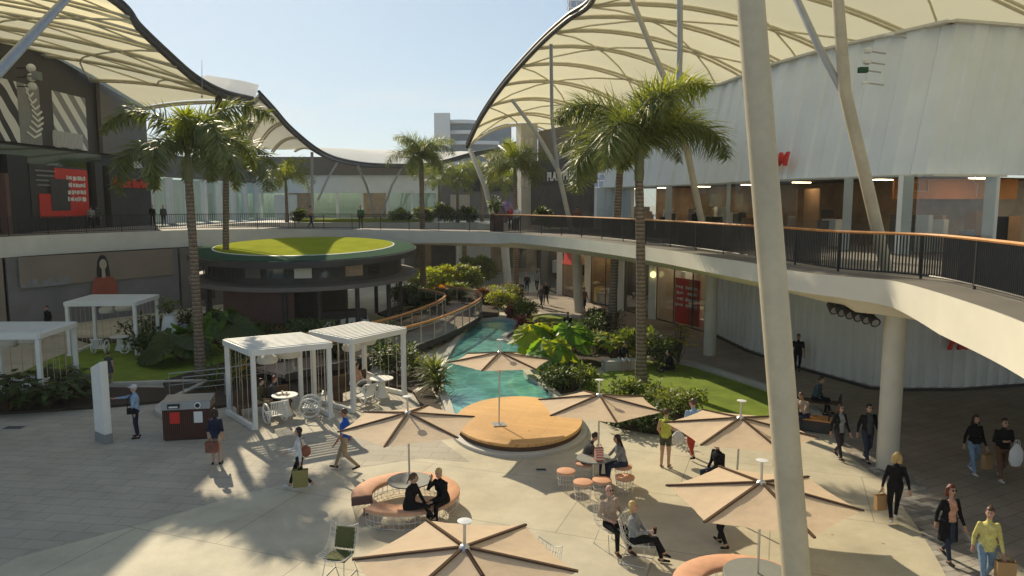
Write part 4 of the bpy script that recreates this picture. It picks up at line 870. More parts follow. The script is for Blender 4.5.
for nm, ln in (('inner', RR), ('outer', LL)):
    r = resample([Vector((p.x, p.y, 0)) for p in ln], .5)
    h = MB().tube([(p.x, p.y, 1.56) for p in r], .07, 8).build('handrail', M['wood'], wk)
    MB().tube([(p.x, p.y, 1.42) for p in r], .02, 5).build('wire', M['steel'], wk)
    for p in resample(r, 1.35): MB().box((p.x, p.y, 1.04), (.05, .05, 1.02), .4).build('post', M['mast'], wk)
    g = MB()
    for p, q in zip(r, r[1:]): g.quad((p.x, p.y, .62), (q.x, q.y, .62), (q.x, q.y, 1.36), (p.x, p.y, 1.36))
    g.build('glass_panel', M['glass_rail'], wk)
# pale low garden wall at the lawn and the path rim
def kerb(pts, label, h=.16, wd=.22, m='curb'):
    r = curve([(a, b, 0) for a, b in pts], 5); k = MB(); o = offset(r, wd)
    vs = []
    for a, b in zip(r, o): vs += [(a.x, a.y, 0), (a.x, a.y, h), (b.x, b.y, h), (b.x, b.y, 0)]
    k.add(vs, [(i*4+j, (i+1)*4+j, (i+1)*4+j+1, i*4+j+1) for i in range(len(r)-1) for j in range(3)]+[(0, 1, 2, 3), tuple(4*(len(r)-1)+j for j in (3, 2, 1, 0))])
    tag(k.build('kerb', M[m], loc=(pts[0][0], pts[0][1], 0)), label, 'kerb')
kerb([(7.0, 24.3), (8.6, 23.9), (10.2, 24.0), (10.9, 25.6), (10.7, 28.2), (9.6, 31.2), (8.2, 33.9), (6.4, 35.0)], 'pale stone kerb round the outside of the bright lawn')
kerb([(1.1, 47.6), (2.6, 48.7), (4.3, 47.4), (5.2, 44)], 'pale stone kerb behind the far lawn bank')
kerb([(-11.2, 24.9), (-12.4, 25.6), (-12.8, 27), (-12.6, 29.6), (-13.2, 30.2), (-17, 29.7)], 'stone kerb round the shaded bed behind the bin')

# small iron covers let into the paving
for i, (px, py, wd, lab) in enumerate(((14, 428, .7, 'small dark drain grate in the shaded paving at the left'), (652, 545, .35, 'small square cover in the pale plaza beside the reclining woman'), (541, 470, .3, 'small square cover in front of the timber stage'))):
    p = G(px, py); t = thing('drain_cover', lab, 'drain', (p.x, p.y, .006))
    MB().box((p.x, p.y, .010), (wd, wd*.6, .012), .2).build('frame', M['steel'], t)
    g_ = MB()
    for k in range(6): g_.box((p.x, p.y-wd*.2+k*wd*.08, .018), (wd*.86, wd*.035, .006), 0)
    g_.build('grate', M['black'], t)
# ================================================================== PLANTS
def leaf(b, base, d, up, L_, W_, bend=.25, mi=0, seg=3, fold=.12):
    """one pointed leaf blade, bent down towards its tip"""
    d = d.normalized(); s = d.cross(up)
    s = s.normalized() if s.length > 1e-4 else Vector((1, 0, 0)); n = s.cross(d); vs = []
    for i in range(seg):
        t = i/seg; wv = W_*.5*math.sin(PI*(.16+.84*t)**.8)
        p = base+d*(L_*t)-n*(bend*L_*t*t); vs += [p-s*wv+n*fold*wv, p+s*wv+n*fold*wv]
    vs.append(base+d*L_-n*(bend*L_))
    b.add(vs, [(2*i, 2*i+1, 2*i+3, 2*i+2) for i in range(seg-1)]+[(2*seg-2, 2*seg-1, 2*seg)], mi)
def palm(label, x, y, hz, R, nf, seed, tr=.2, lean=(0, 0), nodes=34, per=7, azs=None, group='foxtail palms in the courtyard', z0=0., fw=1.):
    r = random.Random(seed); t = thing('palm_tree', label, 'palm tree', (x, y, z0))
    top = Vector((x+lean[0], y+lean[1], hz)); pts = []; rs = []
    for i in range(15):
        u = i/14; pts.append(Vector((x, y, z0)).lerp(top, u)+Vector((lean[0]*(u*u-u)*.6, 0, 0))); rs.append(tr*(1.25-.25*min(1, u*6))*(1-.25*u)+(.015 if i % 2 else 0))
    MB().tube(pts, rs, 14).build('trunk', M['palmtrunk'], t)
    cs = Vector((0, 0, 1)); sh = 1.0*R/3.4
    MB().tube([top, top+cs*.35*sh, top+cs*sh, top+cs*1.5*sh], [tr*.86, tr*.95, tr*.6, tr*.3], 12).build('crownshaft', M['crownshaft'], t)
    b = MB(); rb = MB(); o = top+cs*sh*1.25
    for f in range(len(azs) if azs else nf):
        az = 2*PI*f/nf*1.0+r.uniform(-.22, .22)+seed; lev = (f*7 % nf)/nf
        if azs: az = math.radians(azs[f][0]); lev = azs[f][1]
        e = 1.36-lev*1.0+r.uniform(-.12, .12); Lf = R*r.uniform(1.05, 1.28)*(1 if lev < .8 else .85)*(.55 if azs and lev < .1 else 1); droop = 1.75+.7*lev+r.uniform(-.15, .25)
        p = Vector(o); path = [p.copy()]; dirs = []
        for k in range(nodes):
            u = k/nodes; el = e-droop*u**1.35
            d = Vector((math.cos(az)*math.cos(el), math.sin(az)*math.cos(el), math.sin(el))); dirs.append(d); p = p+d*(Lf/nodes); path.append(p.copy())
        rb.tube(path[::3], [.045*(1-.85*k/len(path[::3])) for k in range(len(path[::3]))], 5, mi=0)
        mi = 1 if lev < .1 else 0
        for k in range(3, nodes+1):
            u = k/nodes; d = dirs[min(k, nodes-1)]; side = d.cross(Vector((0, 0, 1))).normalized(); un = side.cross(d)
            ln = .70*fw*R/3.4*(.45+1.25*math.sin(PI*min(1, .18+u*.8))**.8)*(1 if u < .9 else .8)
            for q in range(per):
                a = 2*PI*(q+r.random())/per; dr = (side*math.cos(a)*1.0+un*math.sin(a)*.9)+d*r.uniform(.45, .95)+Vector((0, 0, -.16))
                base = path[k]+d*r.uniform(-.04, .04)
                leaf(b, base, dr, (un+Vector((r.uniform(-.5, .5), r.uniform(-.5, .5), 0))), ln*r.uniform(.75, 1.15), .05*R/3.4*(1.1 if per > 7 else 1.5), r.uniform(.25, .6), mi, seg=2, fold=.3)
    rb.build('frond_stalk', M['crownshaft'], t); b.build('crown', [LEAF['palm'], LEAF['palm_young']], t, smooth=False)
    return t
palm('tall foxtail palm left of the round kiosk, nearest the recycling bin', -13.35, 31.1, 8.3, 3.95, 9, 1, .2, (-.1, 0), nodes=46, per=6, fw=.66, azs=[(168, .45), (205, .95), (258, .98), (312, .55), (340, .92), (4, .36), (40, .8), (100, .4), (292, .04)])
palm('shaded palm close behind the tall left palm, before the kiosk', -16.6, 42.6, 8.6, 3.5, 10, 2, .2, (.3, 0), nodes=38, per=6)
palm('lone slim palm behind the kiosk rising past the footbridge', -6.6, 54.6, 9.6, 2.7, 12, 3, .22, (0, 0), nodes=28, per=8)
palm('slim palm beside the pool path in front of the stone pier', .33, 56, 8.9, 2.9, 12, 4.2, .2, (-.1, 0), nodes=28, per=8)
palm('big dense palm on the bright lawn with the widest crown', 5.4, 30.3, 8.35, 3.8, 10, 5.4, .215, (-.25, 0), nodes=50, per=9)
palm('taller palm standing behind the dense lawn palm', 5.55, 40.6, 9.2, 3.7, 10, 6.1, .24, (.3, 0), nodes=40, per=8)
for i, (px, y, hz, R, lab) in enumerate(((288, 74, 8.5, 2.6, 'palm on the upper plaza behind the tall left palm'), (458, 73.5, 8.5, 2.5, 'upper plaza palm left of the raked canopy leg'), (482, 76, 9.1, 2.3, 'upper plaza palm just behind the raked canopy leg'), (440, 79, 8.8, 2.3, 'upper plaza palm behind the lone slim palm'), (505, 72, 8.2, 2.2, 'low upper plaza palm next to the stone pier'))):
    palm(lab, (px-512)/740*y, y, hz, R*1.15, 13, 11.3+i*1.7, .17, (0, 0), nodes=18, per=6, z0=5.5, group='palms on the upper plaza')

def shrub_mesh(kind, seed, r, h, mats_key, n=None, ls=None):
    rn = random.Random(seed); b = MB(); st = MB()
    if kind == 'bush':
        n = n or int(420*r*r*max(h, .6)/.6); ls = ls or .17
        lumps = [(Vector((rn.uniform(-.55, .55)*r, rn.uniform(-.55, .55)*r, h*rn.uniform(.35, .8))), rn.uniform(.35, .6)*r, rn.uniform(.22, .4)*h) for _ in range(max(6, int(7*r)))]
        for c, _, _ in lumps: st.tube([(0, 0, 0), c*.5+Vector((0, 0, .02)), c], [.03, .02, .01], 5)
        for k in range(n):
            c, rr, hh = rn.choice(lumps); v = Vector((rn.gauss(0, 1), rn.gauss(0, 1), rn.gauss(.25, 1))).normalized()*(rn.random()**.4)
            p = c+Vector((v.x*rr, v.y*rr, v.z*hh)); p.z = max(.04, p.z)
            leaf(b, p, v+Vector((rn.uniform(-.8, .8), rn.uniform(-.8, .8), rn.uniform(-.3, .7))), Vector((rn.uniform(-.4, .4), rn.uniform(-.4, .4), 1)), ls*rn.uniform(.7, 1.4), ls*.5*rn.uniform(.8, 1.2), .3, 0 if rn.random() < .85 else 1)
    elif kind == 'broad':        # large pointed leaves on stalks
        n = n or int(26*max(r, .7)); ls = ls or .62
        for k in range(n):
            az = rn.uniform(0, 2*PI); e = rn.uniform(.25, 1.35); L_ = rn.uniform(.5, 1.)
            p = Vector((math.cos(az)*math.cos(e)*r*L_, math.sin(az)*math.cos(e)*r*L_, h*(.25+.7*math.sin(e)*L_)))
            st.tube([(0, 0, 0), p*.5+Vector((0, 0, h*.15)), p], [.02, .016, .01], 5)
            leaf(b, p, Vector((math.cos(az), math.sin(az), rn.uniform(-.1, .6))), Vector((0, 0, 1)), ls*rn.uniform(.75, 1.25), ls*.55, .35, 0 if rn.random() < .8 else 1, seg=4, fold=.25)
    elif kind == 'fan':          # round pleated leaves
        n = n or 13; ls = ls or .62
        for k in range(n):
            az = 2*PI*k/n*2.4+rn.uniform(-.3, .3); e = rn.uniform(.15, 1.2); q = rn.uniform(.65, 1.)
            p = Vector((math.cos(az)*math.cos(e)*r*q, math.sin(az)*math.cos(e)*r*q, h*(.35+.62*math.sin(e))))
            st.tube([(0, 0, 0), p*.5+Vector((0, 0, h*.2)), p], [.025, .018, .012], 5)
            nrm = (Vector((math.cos(az)*.75, math.sin(az)*.75, .9))+Vector((rn.uniform(-.3, .3), rn.uniform(-.3, .3), 0))).normalized(); out_ = Vector((math.cos(az), math.sin(az), -.35)); out_ = (out_-nrm*out_.dot(nrm)).normalized(); sd = nrm.cross(out_); L_ = ls*rn.uniform(.8, 1.25); ns = 22
            vs = [p]
            for j in range(ns+1):
                a = -2.5+5.0*j/ns; rr = L_*(1 if j % 2 else .93)*(1+.12*math.cos(a)); vs.append(p+(out_*math.cos(a)+sd*math.sin(a))*rr+nrm*(.05 if j % 2 else -.02)*L_-nrm*L_*.18)
            b.add(vs, [(0, j+1, j+2) for j in range(ns)], 0 if rn.random() < .75 else 1)
    elif kind == 'strap':        # long arching straps
        n = n or int(70*max(r, .6)); ls = ls or 1.1
        heads = [Vector((rn.uniform(-.4, .4)*r, rn.uniform(-.4, .4)*r, h*rn.uniform(.25, .6))) for _ in range(max(1, int(4*r)))]
        for c in heads: st.tube([(c.x*.6, c.y*.6, 0), c], [.05, .035], 6)
        for k in range(n):
            c = rn.choice(heads); az = rn.uniform(0, 2*PI); e = rn.uniform(.1, 1.4)
            leaf(b, c, Vector((math.cos(az)*math.cos(e), math.sin(az)*math.cos(e), math.sin(e))), Vector((0, 0, 1)), ls*r*rn.uniform(.7, 1.15), .07*max(1, r), .5, 0 if rn.random() < .8 else 1, seg=4, fold=.3)
    return b, st
def shrub(label, x, y, kind, r, h, ms, seed, z=.06, cat='shrub', n=None, ls=None, name=None, group=None):
    b, st = shrub_mesh(kind, seed, r, h, ms, n, ls)
    t = thing(name or {'bush': 'leafy_shrub', 'broad': 'broadleaf_plant', 'fan': 'fan_palm', 'strap': 'strap_leaf_plant'}[kind], label, cat, (x, y, z), group=group, world=False)
    st.build('stem', M['umb_rib'], t); b.build('foliage', [LEAF[k] for k in (ms if isinstance(ms, tuple) else (ms, ms))], t, smooth=False)
    return t
def S(px, py, *a, **k): p = G(px, py, .06); return shrub(a[0], p.x, p.y, *a[1:], **k)
g1 = 'planting between the pool and the lawn'
S(549, 378, 'big fan-leaved palm clump nearest the timber stage', 'fan', 1.15, 1.7, ('fan', 'lime'), 1, cat='plant', group=g1)
S(535, 362, 'fan-leaved clump leaning over the pool bend', 'fan', 1.1, 1.8, ('lime', 'fan'), 2, cat='plant', group=g1)
S(572, 364, 'broad fan leaf plant behind the stage, left of the seated man in red', 'fan', 1.1, 1.9, ('fan', 'fan'), 3, cat='plant', group=g1)
S(560, 389, 'dark low shrub overhanging the pool kerb by the stage', 'bush', 1.15, .9, ('dark', 'mid'), 4, group=g1)
S(582, 388, 'glossy shrub left of the lawn corner', 'bush', .8, .9, ('mid', 'dark'), 5, group=g1)
S(541, 342, 'lime croton shrub above the pool bend', 'broad', .9, 1.5, ('lime', 'yellow'), 6, group=g1)
S(526, 336, 'dark red cordyline at the pool edge', 'bush', .7, 1.0, ('red', 'red'), 7, ls=.3, group=g1)
S(517, 318, 'red-leaved shrub beside the pool path', 'bush', .9, 1.0, ('red', 'dark'), 8, ls=.28, group=g1)
S(529, 322, 'pale green bush beside the far lawn bank', 'bush', 1.1, 1.6, ('mid', 'lime'), 9, group=g1)
S(500, 307, 'leafy lime bush at the end of the pool', 'bush', 1.4, 1.3, ('lime', 'mid'), 10, group=g1)
S(516, 303, 'dark leafy bush by the slim palm foot', 'bush', 1.3, 1.2, ('mid', 'red'), 11, group=g1)
S(560, 352, 'bright broadleaf plant before the far bank', 'broad', .9, 1.4, ('lime', 'mid'), 12, group=g1)
S(590, 345, 'dark rounded bush left of the rear palm', 'bush', 1.1, 1.5, ('dark', 'dark'), 13, group=g1)
S(603, 336, 'dark tall bush beside the rear palm trunk', 'bush', 1.2, 1.6, ('dark', 'dark'), 14, group=g1)
S(613, 362, 'glossy light broadleaf shrub behind the seated man in red', 'broad', 1.15, 1.7, ('lime', 'fan'), 15, ls=.55, n=44, group=g1)
S(632, 362, 'bushy shrub left of the dense palm trunk', 'bush', 1.2, 1.6, ('mid', 'mid'), 16, group=g1)
S(657, 367, 'dark bush right of the dense palm trunk', 'bush', 1.0, 1.2, ('dark', 'mid'), 17, group=g1)
S(678, 364, 'slender yellow-leaved croton beside the lawn edge', 'broad', .75, 2.0, ('yellow', 'lime'), 18, n=30, ls=.45, group=g1)
S(597, 352, 'silver green bush near the stone seat block', 'bush', .9, 1.1, ('pale', 'mid'), 19, group=g1)
g2 = 'low hedge between the parasols and the lawn'
S(622, 408, 'low leafy shrub at the left end of the lawn hedge', 'bush', .9, .9, ('mid', 'dark'), 20, group=g2)
S(645, 405, 'low leafy shrub at the middle of the lawn hedge', 'bush', 1.0, 1.0, ('mid', 'pale'), 21, group=g2)
S(668, 414, 'flowering pale shrub beside the man in light blue', 'bush', 1.0, .9, ('pale', 'mid'), 22, group=g2)
S(692, 413, 'small bright shrub at the right end of the lawn hedge', 'bush', .8, .8, ('mid', 'lime'), 23, group=g2)
S(630, 428, 'dark shrub in front of the lawn hedge', 'bush', .95, .75, ('dark', 'mid'), 24, group=g2)
S(657, 432, 'dark shrub behind the woman in yellow', 'bush', .8, .75, ('dark', 'dark'), 25, group=g2)
g3 = 'planting around the white pergolas'
S(436, 392, 'spiky silver-green pandanus beside the pool corner', 'strap', 1.15, 1.2, ('pale', 'mid'), 30, cat='plant', n=190, ls=.85, group=g3)
S(423, 376, 'strap-leaved clump under the boardwalk rail', 'strap', 1.0, 1.1, ('pale', 'lime'), 31, cat='plant', n=110, ls=.85, group=g3)
S(398, 374, 'dark bush behind the second white pergola', 'bush', 1.1, 1.5, ('dark', 'mid'), 32, group=g3)
S(375, 362, 'leafy bush inside the back of the second pergola', 'bush', 1.1, 1.5, ('mid', 'dark'), 33, group=g3)
S(340, 366, 'tall dark bush between the two white pergolas', 'bush', 1.0, 1.7, ('dark', 'mid'), 34, group=g3)
S(312, 360, 'dark leafy bush behind the first pergola lamps', 'bush', 1.2, 1.8, ('dark', 'dark'), 35, group=g3)
S(283, 366, 'bush with red leaves behind the first pergola table', 'bush', 1.1, 1.5, ('dark', 'red'), 36, group=g3)
S(256, 372, 'dark bush behind the first pergola corner', 'bush', 1.1, 1.5, ('dark', 'mid'), 37, group=g3)
S(240, 385, 'strap-leaved clump with orange tips beside the first pergola', 'strap', .9, 1.1, ('mid', 'orange'), 38, cat='plant', group=g3)
S(232, 372, 'lime dracaena at the left pergola post', 'strap', .7, 1.8, ('lime', 'mid'), 39, cat='plant', n=60, group=g3)
S(222, 352, 'great dark fan palm right of the tall left palm', 'fan', 1.5, 2.1, ('dark', 'fan'), 40, cat='plant', ls=.85, group=g3)
S(182, 362, 'broad dark fan plant left of the tall left palm', 'fan', 1.3, 1.6, ('dark', 'fan'), 41, cat='plant', ls=.75, group=g3)
S(213, 388, 'low dark clump behind the recycling bin', 'strap', .9, .9, ('dark', 'mid'), 42, cat='plant', group=g3)
S(300, 346, 'dark bush in front of the kiosk counter', 'bush', 1.2, 1.4, ('dark', 'dark'), 43, group=g3)
S(265, 343, 'low dark bush left of the kiosk counter', 'bush', 1.1, 1.1, ('dark', 'mid'), 44, group=g3)
S(387, 342, 'lime bush by the start of the boardwalk', 'bush', .9, 1.3, ('lime', 'mid'), 45, group=g3)
g4 = 'shaded hedge at the lower left'
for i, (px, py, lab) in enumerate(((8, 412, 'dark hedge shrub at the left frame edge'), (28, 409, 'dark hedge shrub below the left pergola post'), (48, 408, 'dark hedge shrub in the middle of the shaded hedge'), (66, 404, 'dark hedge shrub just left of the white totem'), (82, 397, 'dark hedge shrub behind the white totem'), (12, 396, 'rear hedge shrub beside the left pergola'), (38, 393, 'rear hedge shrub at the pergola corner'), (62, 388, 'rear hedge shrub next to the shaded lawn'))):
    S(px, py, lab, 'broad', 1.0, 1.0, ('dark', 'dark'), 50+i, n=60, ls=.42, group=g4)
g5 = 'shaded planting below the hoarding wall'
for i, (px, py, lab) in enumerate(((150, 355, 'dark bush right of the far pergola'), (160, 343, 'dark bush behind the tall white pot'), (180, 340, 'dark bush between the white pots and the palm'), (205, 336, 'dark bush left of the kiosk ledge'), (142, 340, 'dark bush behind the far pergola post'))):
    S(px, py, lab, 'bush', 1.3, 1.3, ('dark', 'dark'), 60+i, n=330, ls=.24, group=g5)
g6 = 'sunlit planting beyond the boardwalk'
for i, (px, py, k, ms, r, h, lab) in enumerate(((436, 291, 'bush', ('lime', 'mid'), 1.6, 1.8, 'bright lime bush just right of the lone slim palm'), (452, 290, 'bush', ('lime', 'orange'), 1.4, 1.9, 'orange-tipped bush in the sunlit bed'), (468, 289, 'bush', ('pale', 'lime'), 1.5, 1.9, 'tall green bush in the sunlit bed by the path'), (481, 283, 'bush', ('pale', 'mid'), 1.5, 2.3, 'tall pale bush under the footbridge edge'), (443, 299, 'bush', ('orange', 'red'), .8, .9, 'low orange flowers before the sunlit bed'), (459, 299, 'bush', ('mid', 'dark'), 1.2, 1.2, 'dark bush above the boardwalk rail'), (420, 287, 'bush', ('lime', 'pale'), 1.5, 1.2, 'pale low bush left of the lone slim palm'), (410, 305, 'bush', ('dark', 'dark'), 1.5, 1.3, 'dark bush beside the kiosk end'), (432, 310, 'bush', ('dark', 'dark'), 1.5, 1.3, 'dark bush below the lone slim palm'), (415, 322, 'broad', ('mid', 'lime'), 1.2, 1.1, 'broadleaf plant between the ramp and the kiosk'), (486, 303, 'bush', ('red', 'dark'), 1.0, 1.0, 'dark red bush at the head of the ramp'), (472, 279, 'bush', ('pale', 'mid'), 1.5, 2.0, 'far pale bush beneath the footbridge'))):
    S(px, py, lab, k, r, h, ms, 70+i, ls=.28 if k == 'bush' else .5, group=g6)
g7 = 'planters on the upper plaza'
for i, (px, y, r, h, ms, lab) in enumerate(((445, 73, 1.2, 1.6, ('dark', 'mid'), 'upper plaza bush left of the canopy leg'), (468, 73, 1.1, 1.4, ('dark', 'pale'), 'upper plaza bush beside the canopy leg'), (495, 73, 1.0, 1.5, ('dark', 'mid'), 'upper plaza bush right of the canopy leg'), (425, 73.5, 1.2, 1.4, ('mid', 'dark'), 'upper plaza bush behind the lone slim palm'), (545, 60, .9, 1.6, ('dark', 'mid'), 'dark bush before the shoe shop'), (300, 73.5, 1.0, 1.1, ('dark', 'mid'), 'upper plaza bush behind the walking pair'), (402, 74, 1.2, 1.2, ('mid', 'dark'), 'upper plaza bush beside the roof lawn'))):
    shrub(lab, (px-512)/740*y, y, 'bush', r, h, ms, 90+i, z=5.5, ls=.3, group=g7)
t = thing('flower_bush', 'purple flowering bush near the footbridge planter', 'shrub', ((507-512)/740*68.5, 68.5, 5.5), world=False)
fb, fs_ = shrub_mesh('bush', 120, .8, 1.9, None, 160, .25); fb.build('foliage', [M['purple'], LEAF['dark']], t, smooth=False); fs_.build('stem', M['umb_rib'], t)
bx = thing('planter_box', 'rust red planter box on the footbridge by the canopy leg', 'planter', ((497-512)/740*51, 51, 5.5))
MB().box(((497-512)/740*51, 51, 6.1), (.95, .8, 1.2)).build('box', M['pinkwall'], bx, bevel=.03); MB().box(((497-512)/740*51, 51, 6.69), (.85, .7, .06)).build('soil', M['soil'], bx)
shrub('dark shrub growing in the rust red planter', (497-512)/740*51, 51, 'bush', .65, 1.1, ('dark', 'mid'), 121, z=6.7, n=150, ls=.25)
for i, (px, py, sc_, lab) in enumerate(((171, 346, 1.0, 'tall white urn with a green plant beside the far pergola'), (188, 341, .75, 'shorter square white pot right of the urn'))):
    p = G(px, py); u = thing('plant_pot', lab, 'pot', (p.x, p.y, 0))
    if i == 0: MB().lathe([(.22, 0), (.36, .25), (.44, .8), (.36, 1.35), (.28, 1.6), (.33, 1.72)], (p.x, p.y, 0), 24).build('urn', M['pot'], u)
    else: MB().box((p.x, p.y, .5), (.95, .8, 1.0)).build('box', M['pot'], u, bevel=.04)
    MB().lathe([(.05, 0), (.28, .02)], (p.x, p.y, 1.66 if i == 0 else 1.0), 14).build('soil', M['soil'], u)
    shrub('green plant growing in the tall white urn' if i == 0 else 'dark plant growing in the square white pot', p.x, p.y, 'bush', .6, .8, ('mid', 'dark') if i == 0 else ('dark', 'dark'), 130+i, z=1.68 if i == 0 else 1.02, n=120, ls=.2)

# ================================================================== PERGOLAS AND THEIR FURNITURE
def pergola(label, A, B, C_, D_, h=2.62, slats=True):
    """white pergola on the four corner points A, B, C, D; slats run along B-C"""
    A, B, C_, D_ = [Vector((p[0], p[1], 0)) for p in (A, B, C_, D_)]; c = (A+B+C_+D_)/4
    t = thing('pergola', label, 'pergola', (c.x, c.y, 0), group='white pergolas with slatted roofs')
    for p in (A, B, C_, D_): q = p+(c-p).normalized()*.09; MB().box((q.x, q.y, h/2-.05), (.15, .15, h-.1), math.atan2((C_-B).y, (C_-B).x)).build('post', M['white'], t, bevel=.008)
    f = MB(); Z = Vector((0, 0, 1))
    for p, q in ((A, B), (B, C_), (C_, D_), (D_, A)): f.beam(p+Z*(h-.03), q+Z*(h-.03), .12, .2)
    f.build('roof_frame', M['white'], t, bevel=.006)
    s = MB(); n = 11
    for k in range(n):
        u = (k+.5)/n; s.beam(B.lerp(A, u)+Z*(h+.085), C_.lerp(D_, u)+Z*(h+.085), .105, .03)
    s.build('roof_slats', M['white'], t)
    sl = MB()
    for p, q in ((A, B), (C_, D_)): sl.beam(p+Z*.09, q+Z*.09, .14, .16)
    sl.build('floor_sill', M['white'], t, bevel=.006)
    for p, q in ((A, B), (C_, D_), (A, D_)):
        r = MB(); L_ = (q-p).length; k = int(L_/.42)
        for i in range(1, k): x = p.lerp(q, i/k)+(c-p.lerp(q, i/k)).normalized()*.03; r.tube([x+Z*.12, x+Z*(h-.1)], .011, 6)
        r.build('rope_screen', M['beige'], t)
    return c, (C_-B).normalized(), (A-B).normalized()
def pend(x, y, z, top, lab, s=1.):
    t = thing('pendant_lamp', lab, 'lamp', (x, y, z))
    MB().lathe([(.12*s, -.03), (.33*s, -.02), (.37*s, .08), (.33*s, .2), (.18*s, .29), (.03, .31)], (x, y, z), 20).build('shade', M['lampshade'], t); MB().tube([(x, y, z+.3), (x, y, top)], .012, 5).build('cord', M['wire'], t)
def pedestal(x, y, lab):
    t = thing('pedestal_table', lab, 'table', (x, y, 0)); MB().lathe([(.27, 0), (.26, .05), (.15, .35), (.13, .66), (.2, .7)], (x, y, 0), 20).build('base', M['white'], t); MB().lathe([(.44, .7), (.46, .72), (.45, .745)], (x, y, 0), 28).build('tabletop', M['white'], t); return t
def hoopchair(x, y, rz, lab):
    t = thing('hoop_armchair', lab, 'chair', (x, y, 0), rz, world=False, group='white hoop armchairs in the pergolas')
    for s in (-.3, .3):
        MB().tube([(s, .33*math.cos(a*PI/10)*1.05, .36+.33*math.sin(a*PI/10)) for a in range(20)], .032, 8, closed=True).build('hoop', M['white'], t)
        MB().tube([(s, -.25, .14), (s, 0, .38), (s, .25, .14)], .018, 6).tube([(s, -.3, .45), (s, 0, .34), (s, .3, .5)], .018, 6).build('brace', M['white'], t)
    b = MB()
    for k in range(6): b.box((0, .2-k*.085, .37-k*.012), (.58, .06, .022))
    b.build('seat', M['white'], t)
    b = MB()
    for k in range(7): b.beam((-.24+k*.08, -.27, .36), (-.24+k*.08, -.44, .82), .045, .02)
    b.beam((-.3, -.44, .82), (.3, -.44, .82), .05, .05); b.build('backrest', M['white'], t)
    return t
c1, u1, v1 = pergola('nearest white slatted pergola beside the recycling bin', (-10.15, 25.68), (-8.53, 23.77), (-6.25, 25.15), (-7.85, 27.06))
c2, u2, v2 = pergola('white slatted pergola beside the pool ramp', (-7.59, 27.4), (-5.67, 25.75), (-4.1, 28.1), (-6.0, 29.6))
c3, u3, v3 = pergola('shaded white pergola on the lawn below the hoarding wall', (-21.9, 38.3), (-21.6, 35.4), (-18.3, 35.6), (-18.5, 38.4))
c4, u4, v4 = pergola('white pergola cut by the left frame edge behind the hedge', (-20.8, 29.5), (-20.6, 26.7), (-17.4, 26.8), (-17.6, 29.5))
for i, (c, u, v, w_) in enumerate(((c1, u1, v1, 'first'), (c2, u2, v2, 'second'), (c3, u3, v3, 'far'), (c4, u4, v4, 'left edge'))):
    nm = ('nearest pergola', 'pergola beside the ramp', 'far shaded pergola', 'pergola at the left edge')[i]
    p = c-u*.35; q = c+u*.45+v*.1
    pend(p.x, p.y, 1.98, 2.6, 'lower pale dome lamp hanging in the '+nm); pend(q.x, q.y, 2.08, 2.6, 'higher wide dome lamp hanging in the '+nm, 1.15)
    tb = c+u*(.2 if i != 1 else .75)-v*(.0 if i != 1 else .5); pedestal(tb.x, tb.y, 'round white pedestal table in the '+nm)
    rz = math.atan2(u.y, u.x)
    a_ = c-v*.75-u*.45; hoopchair(a_.x, a_.y, rz+.1, 'white hoop armchair at the front left of the '+nm)
    b_ = c-v*.55+u*.85 if i != 1 else c+v*.3+u*.3; hoopchair(b_.x, b_.y, rz+1.2, 'white hoop armchair turned towards the table in the '+nm)
def tidy(x, y, z, lab):
    t = thing('serving_tray', lab, 'tray', (x, y, z)); MB().box((x, y, z+.012), (.32, .22, .02)).build('tray', M['tan'], t)
    m = MB()
    for dx, dy in ((-.09, .03), (.08, -.04)): m.lathe([(.03, 0), (.035, .1), (.037, .1)], (x+dx, y+dy, z+.024), 10)
    m.build('cup', M['white'], t)
tb = c1+u1*.2; tidy(tb.x, tb.y, .745, 'tray of cups on the table in the nearest pergola')

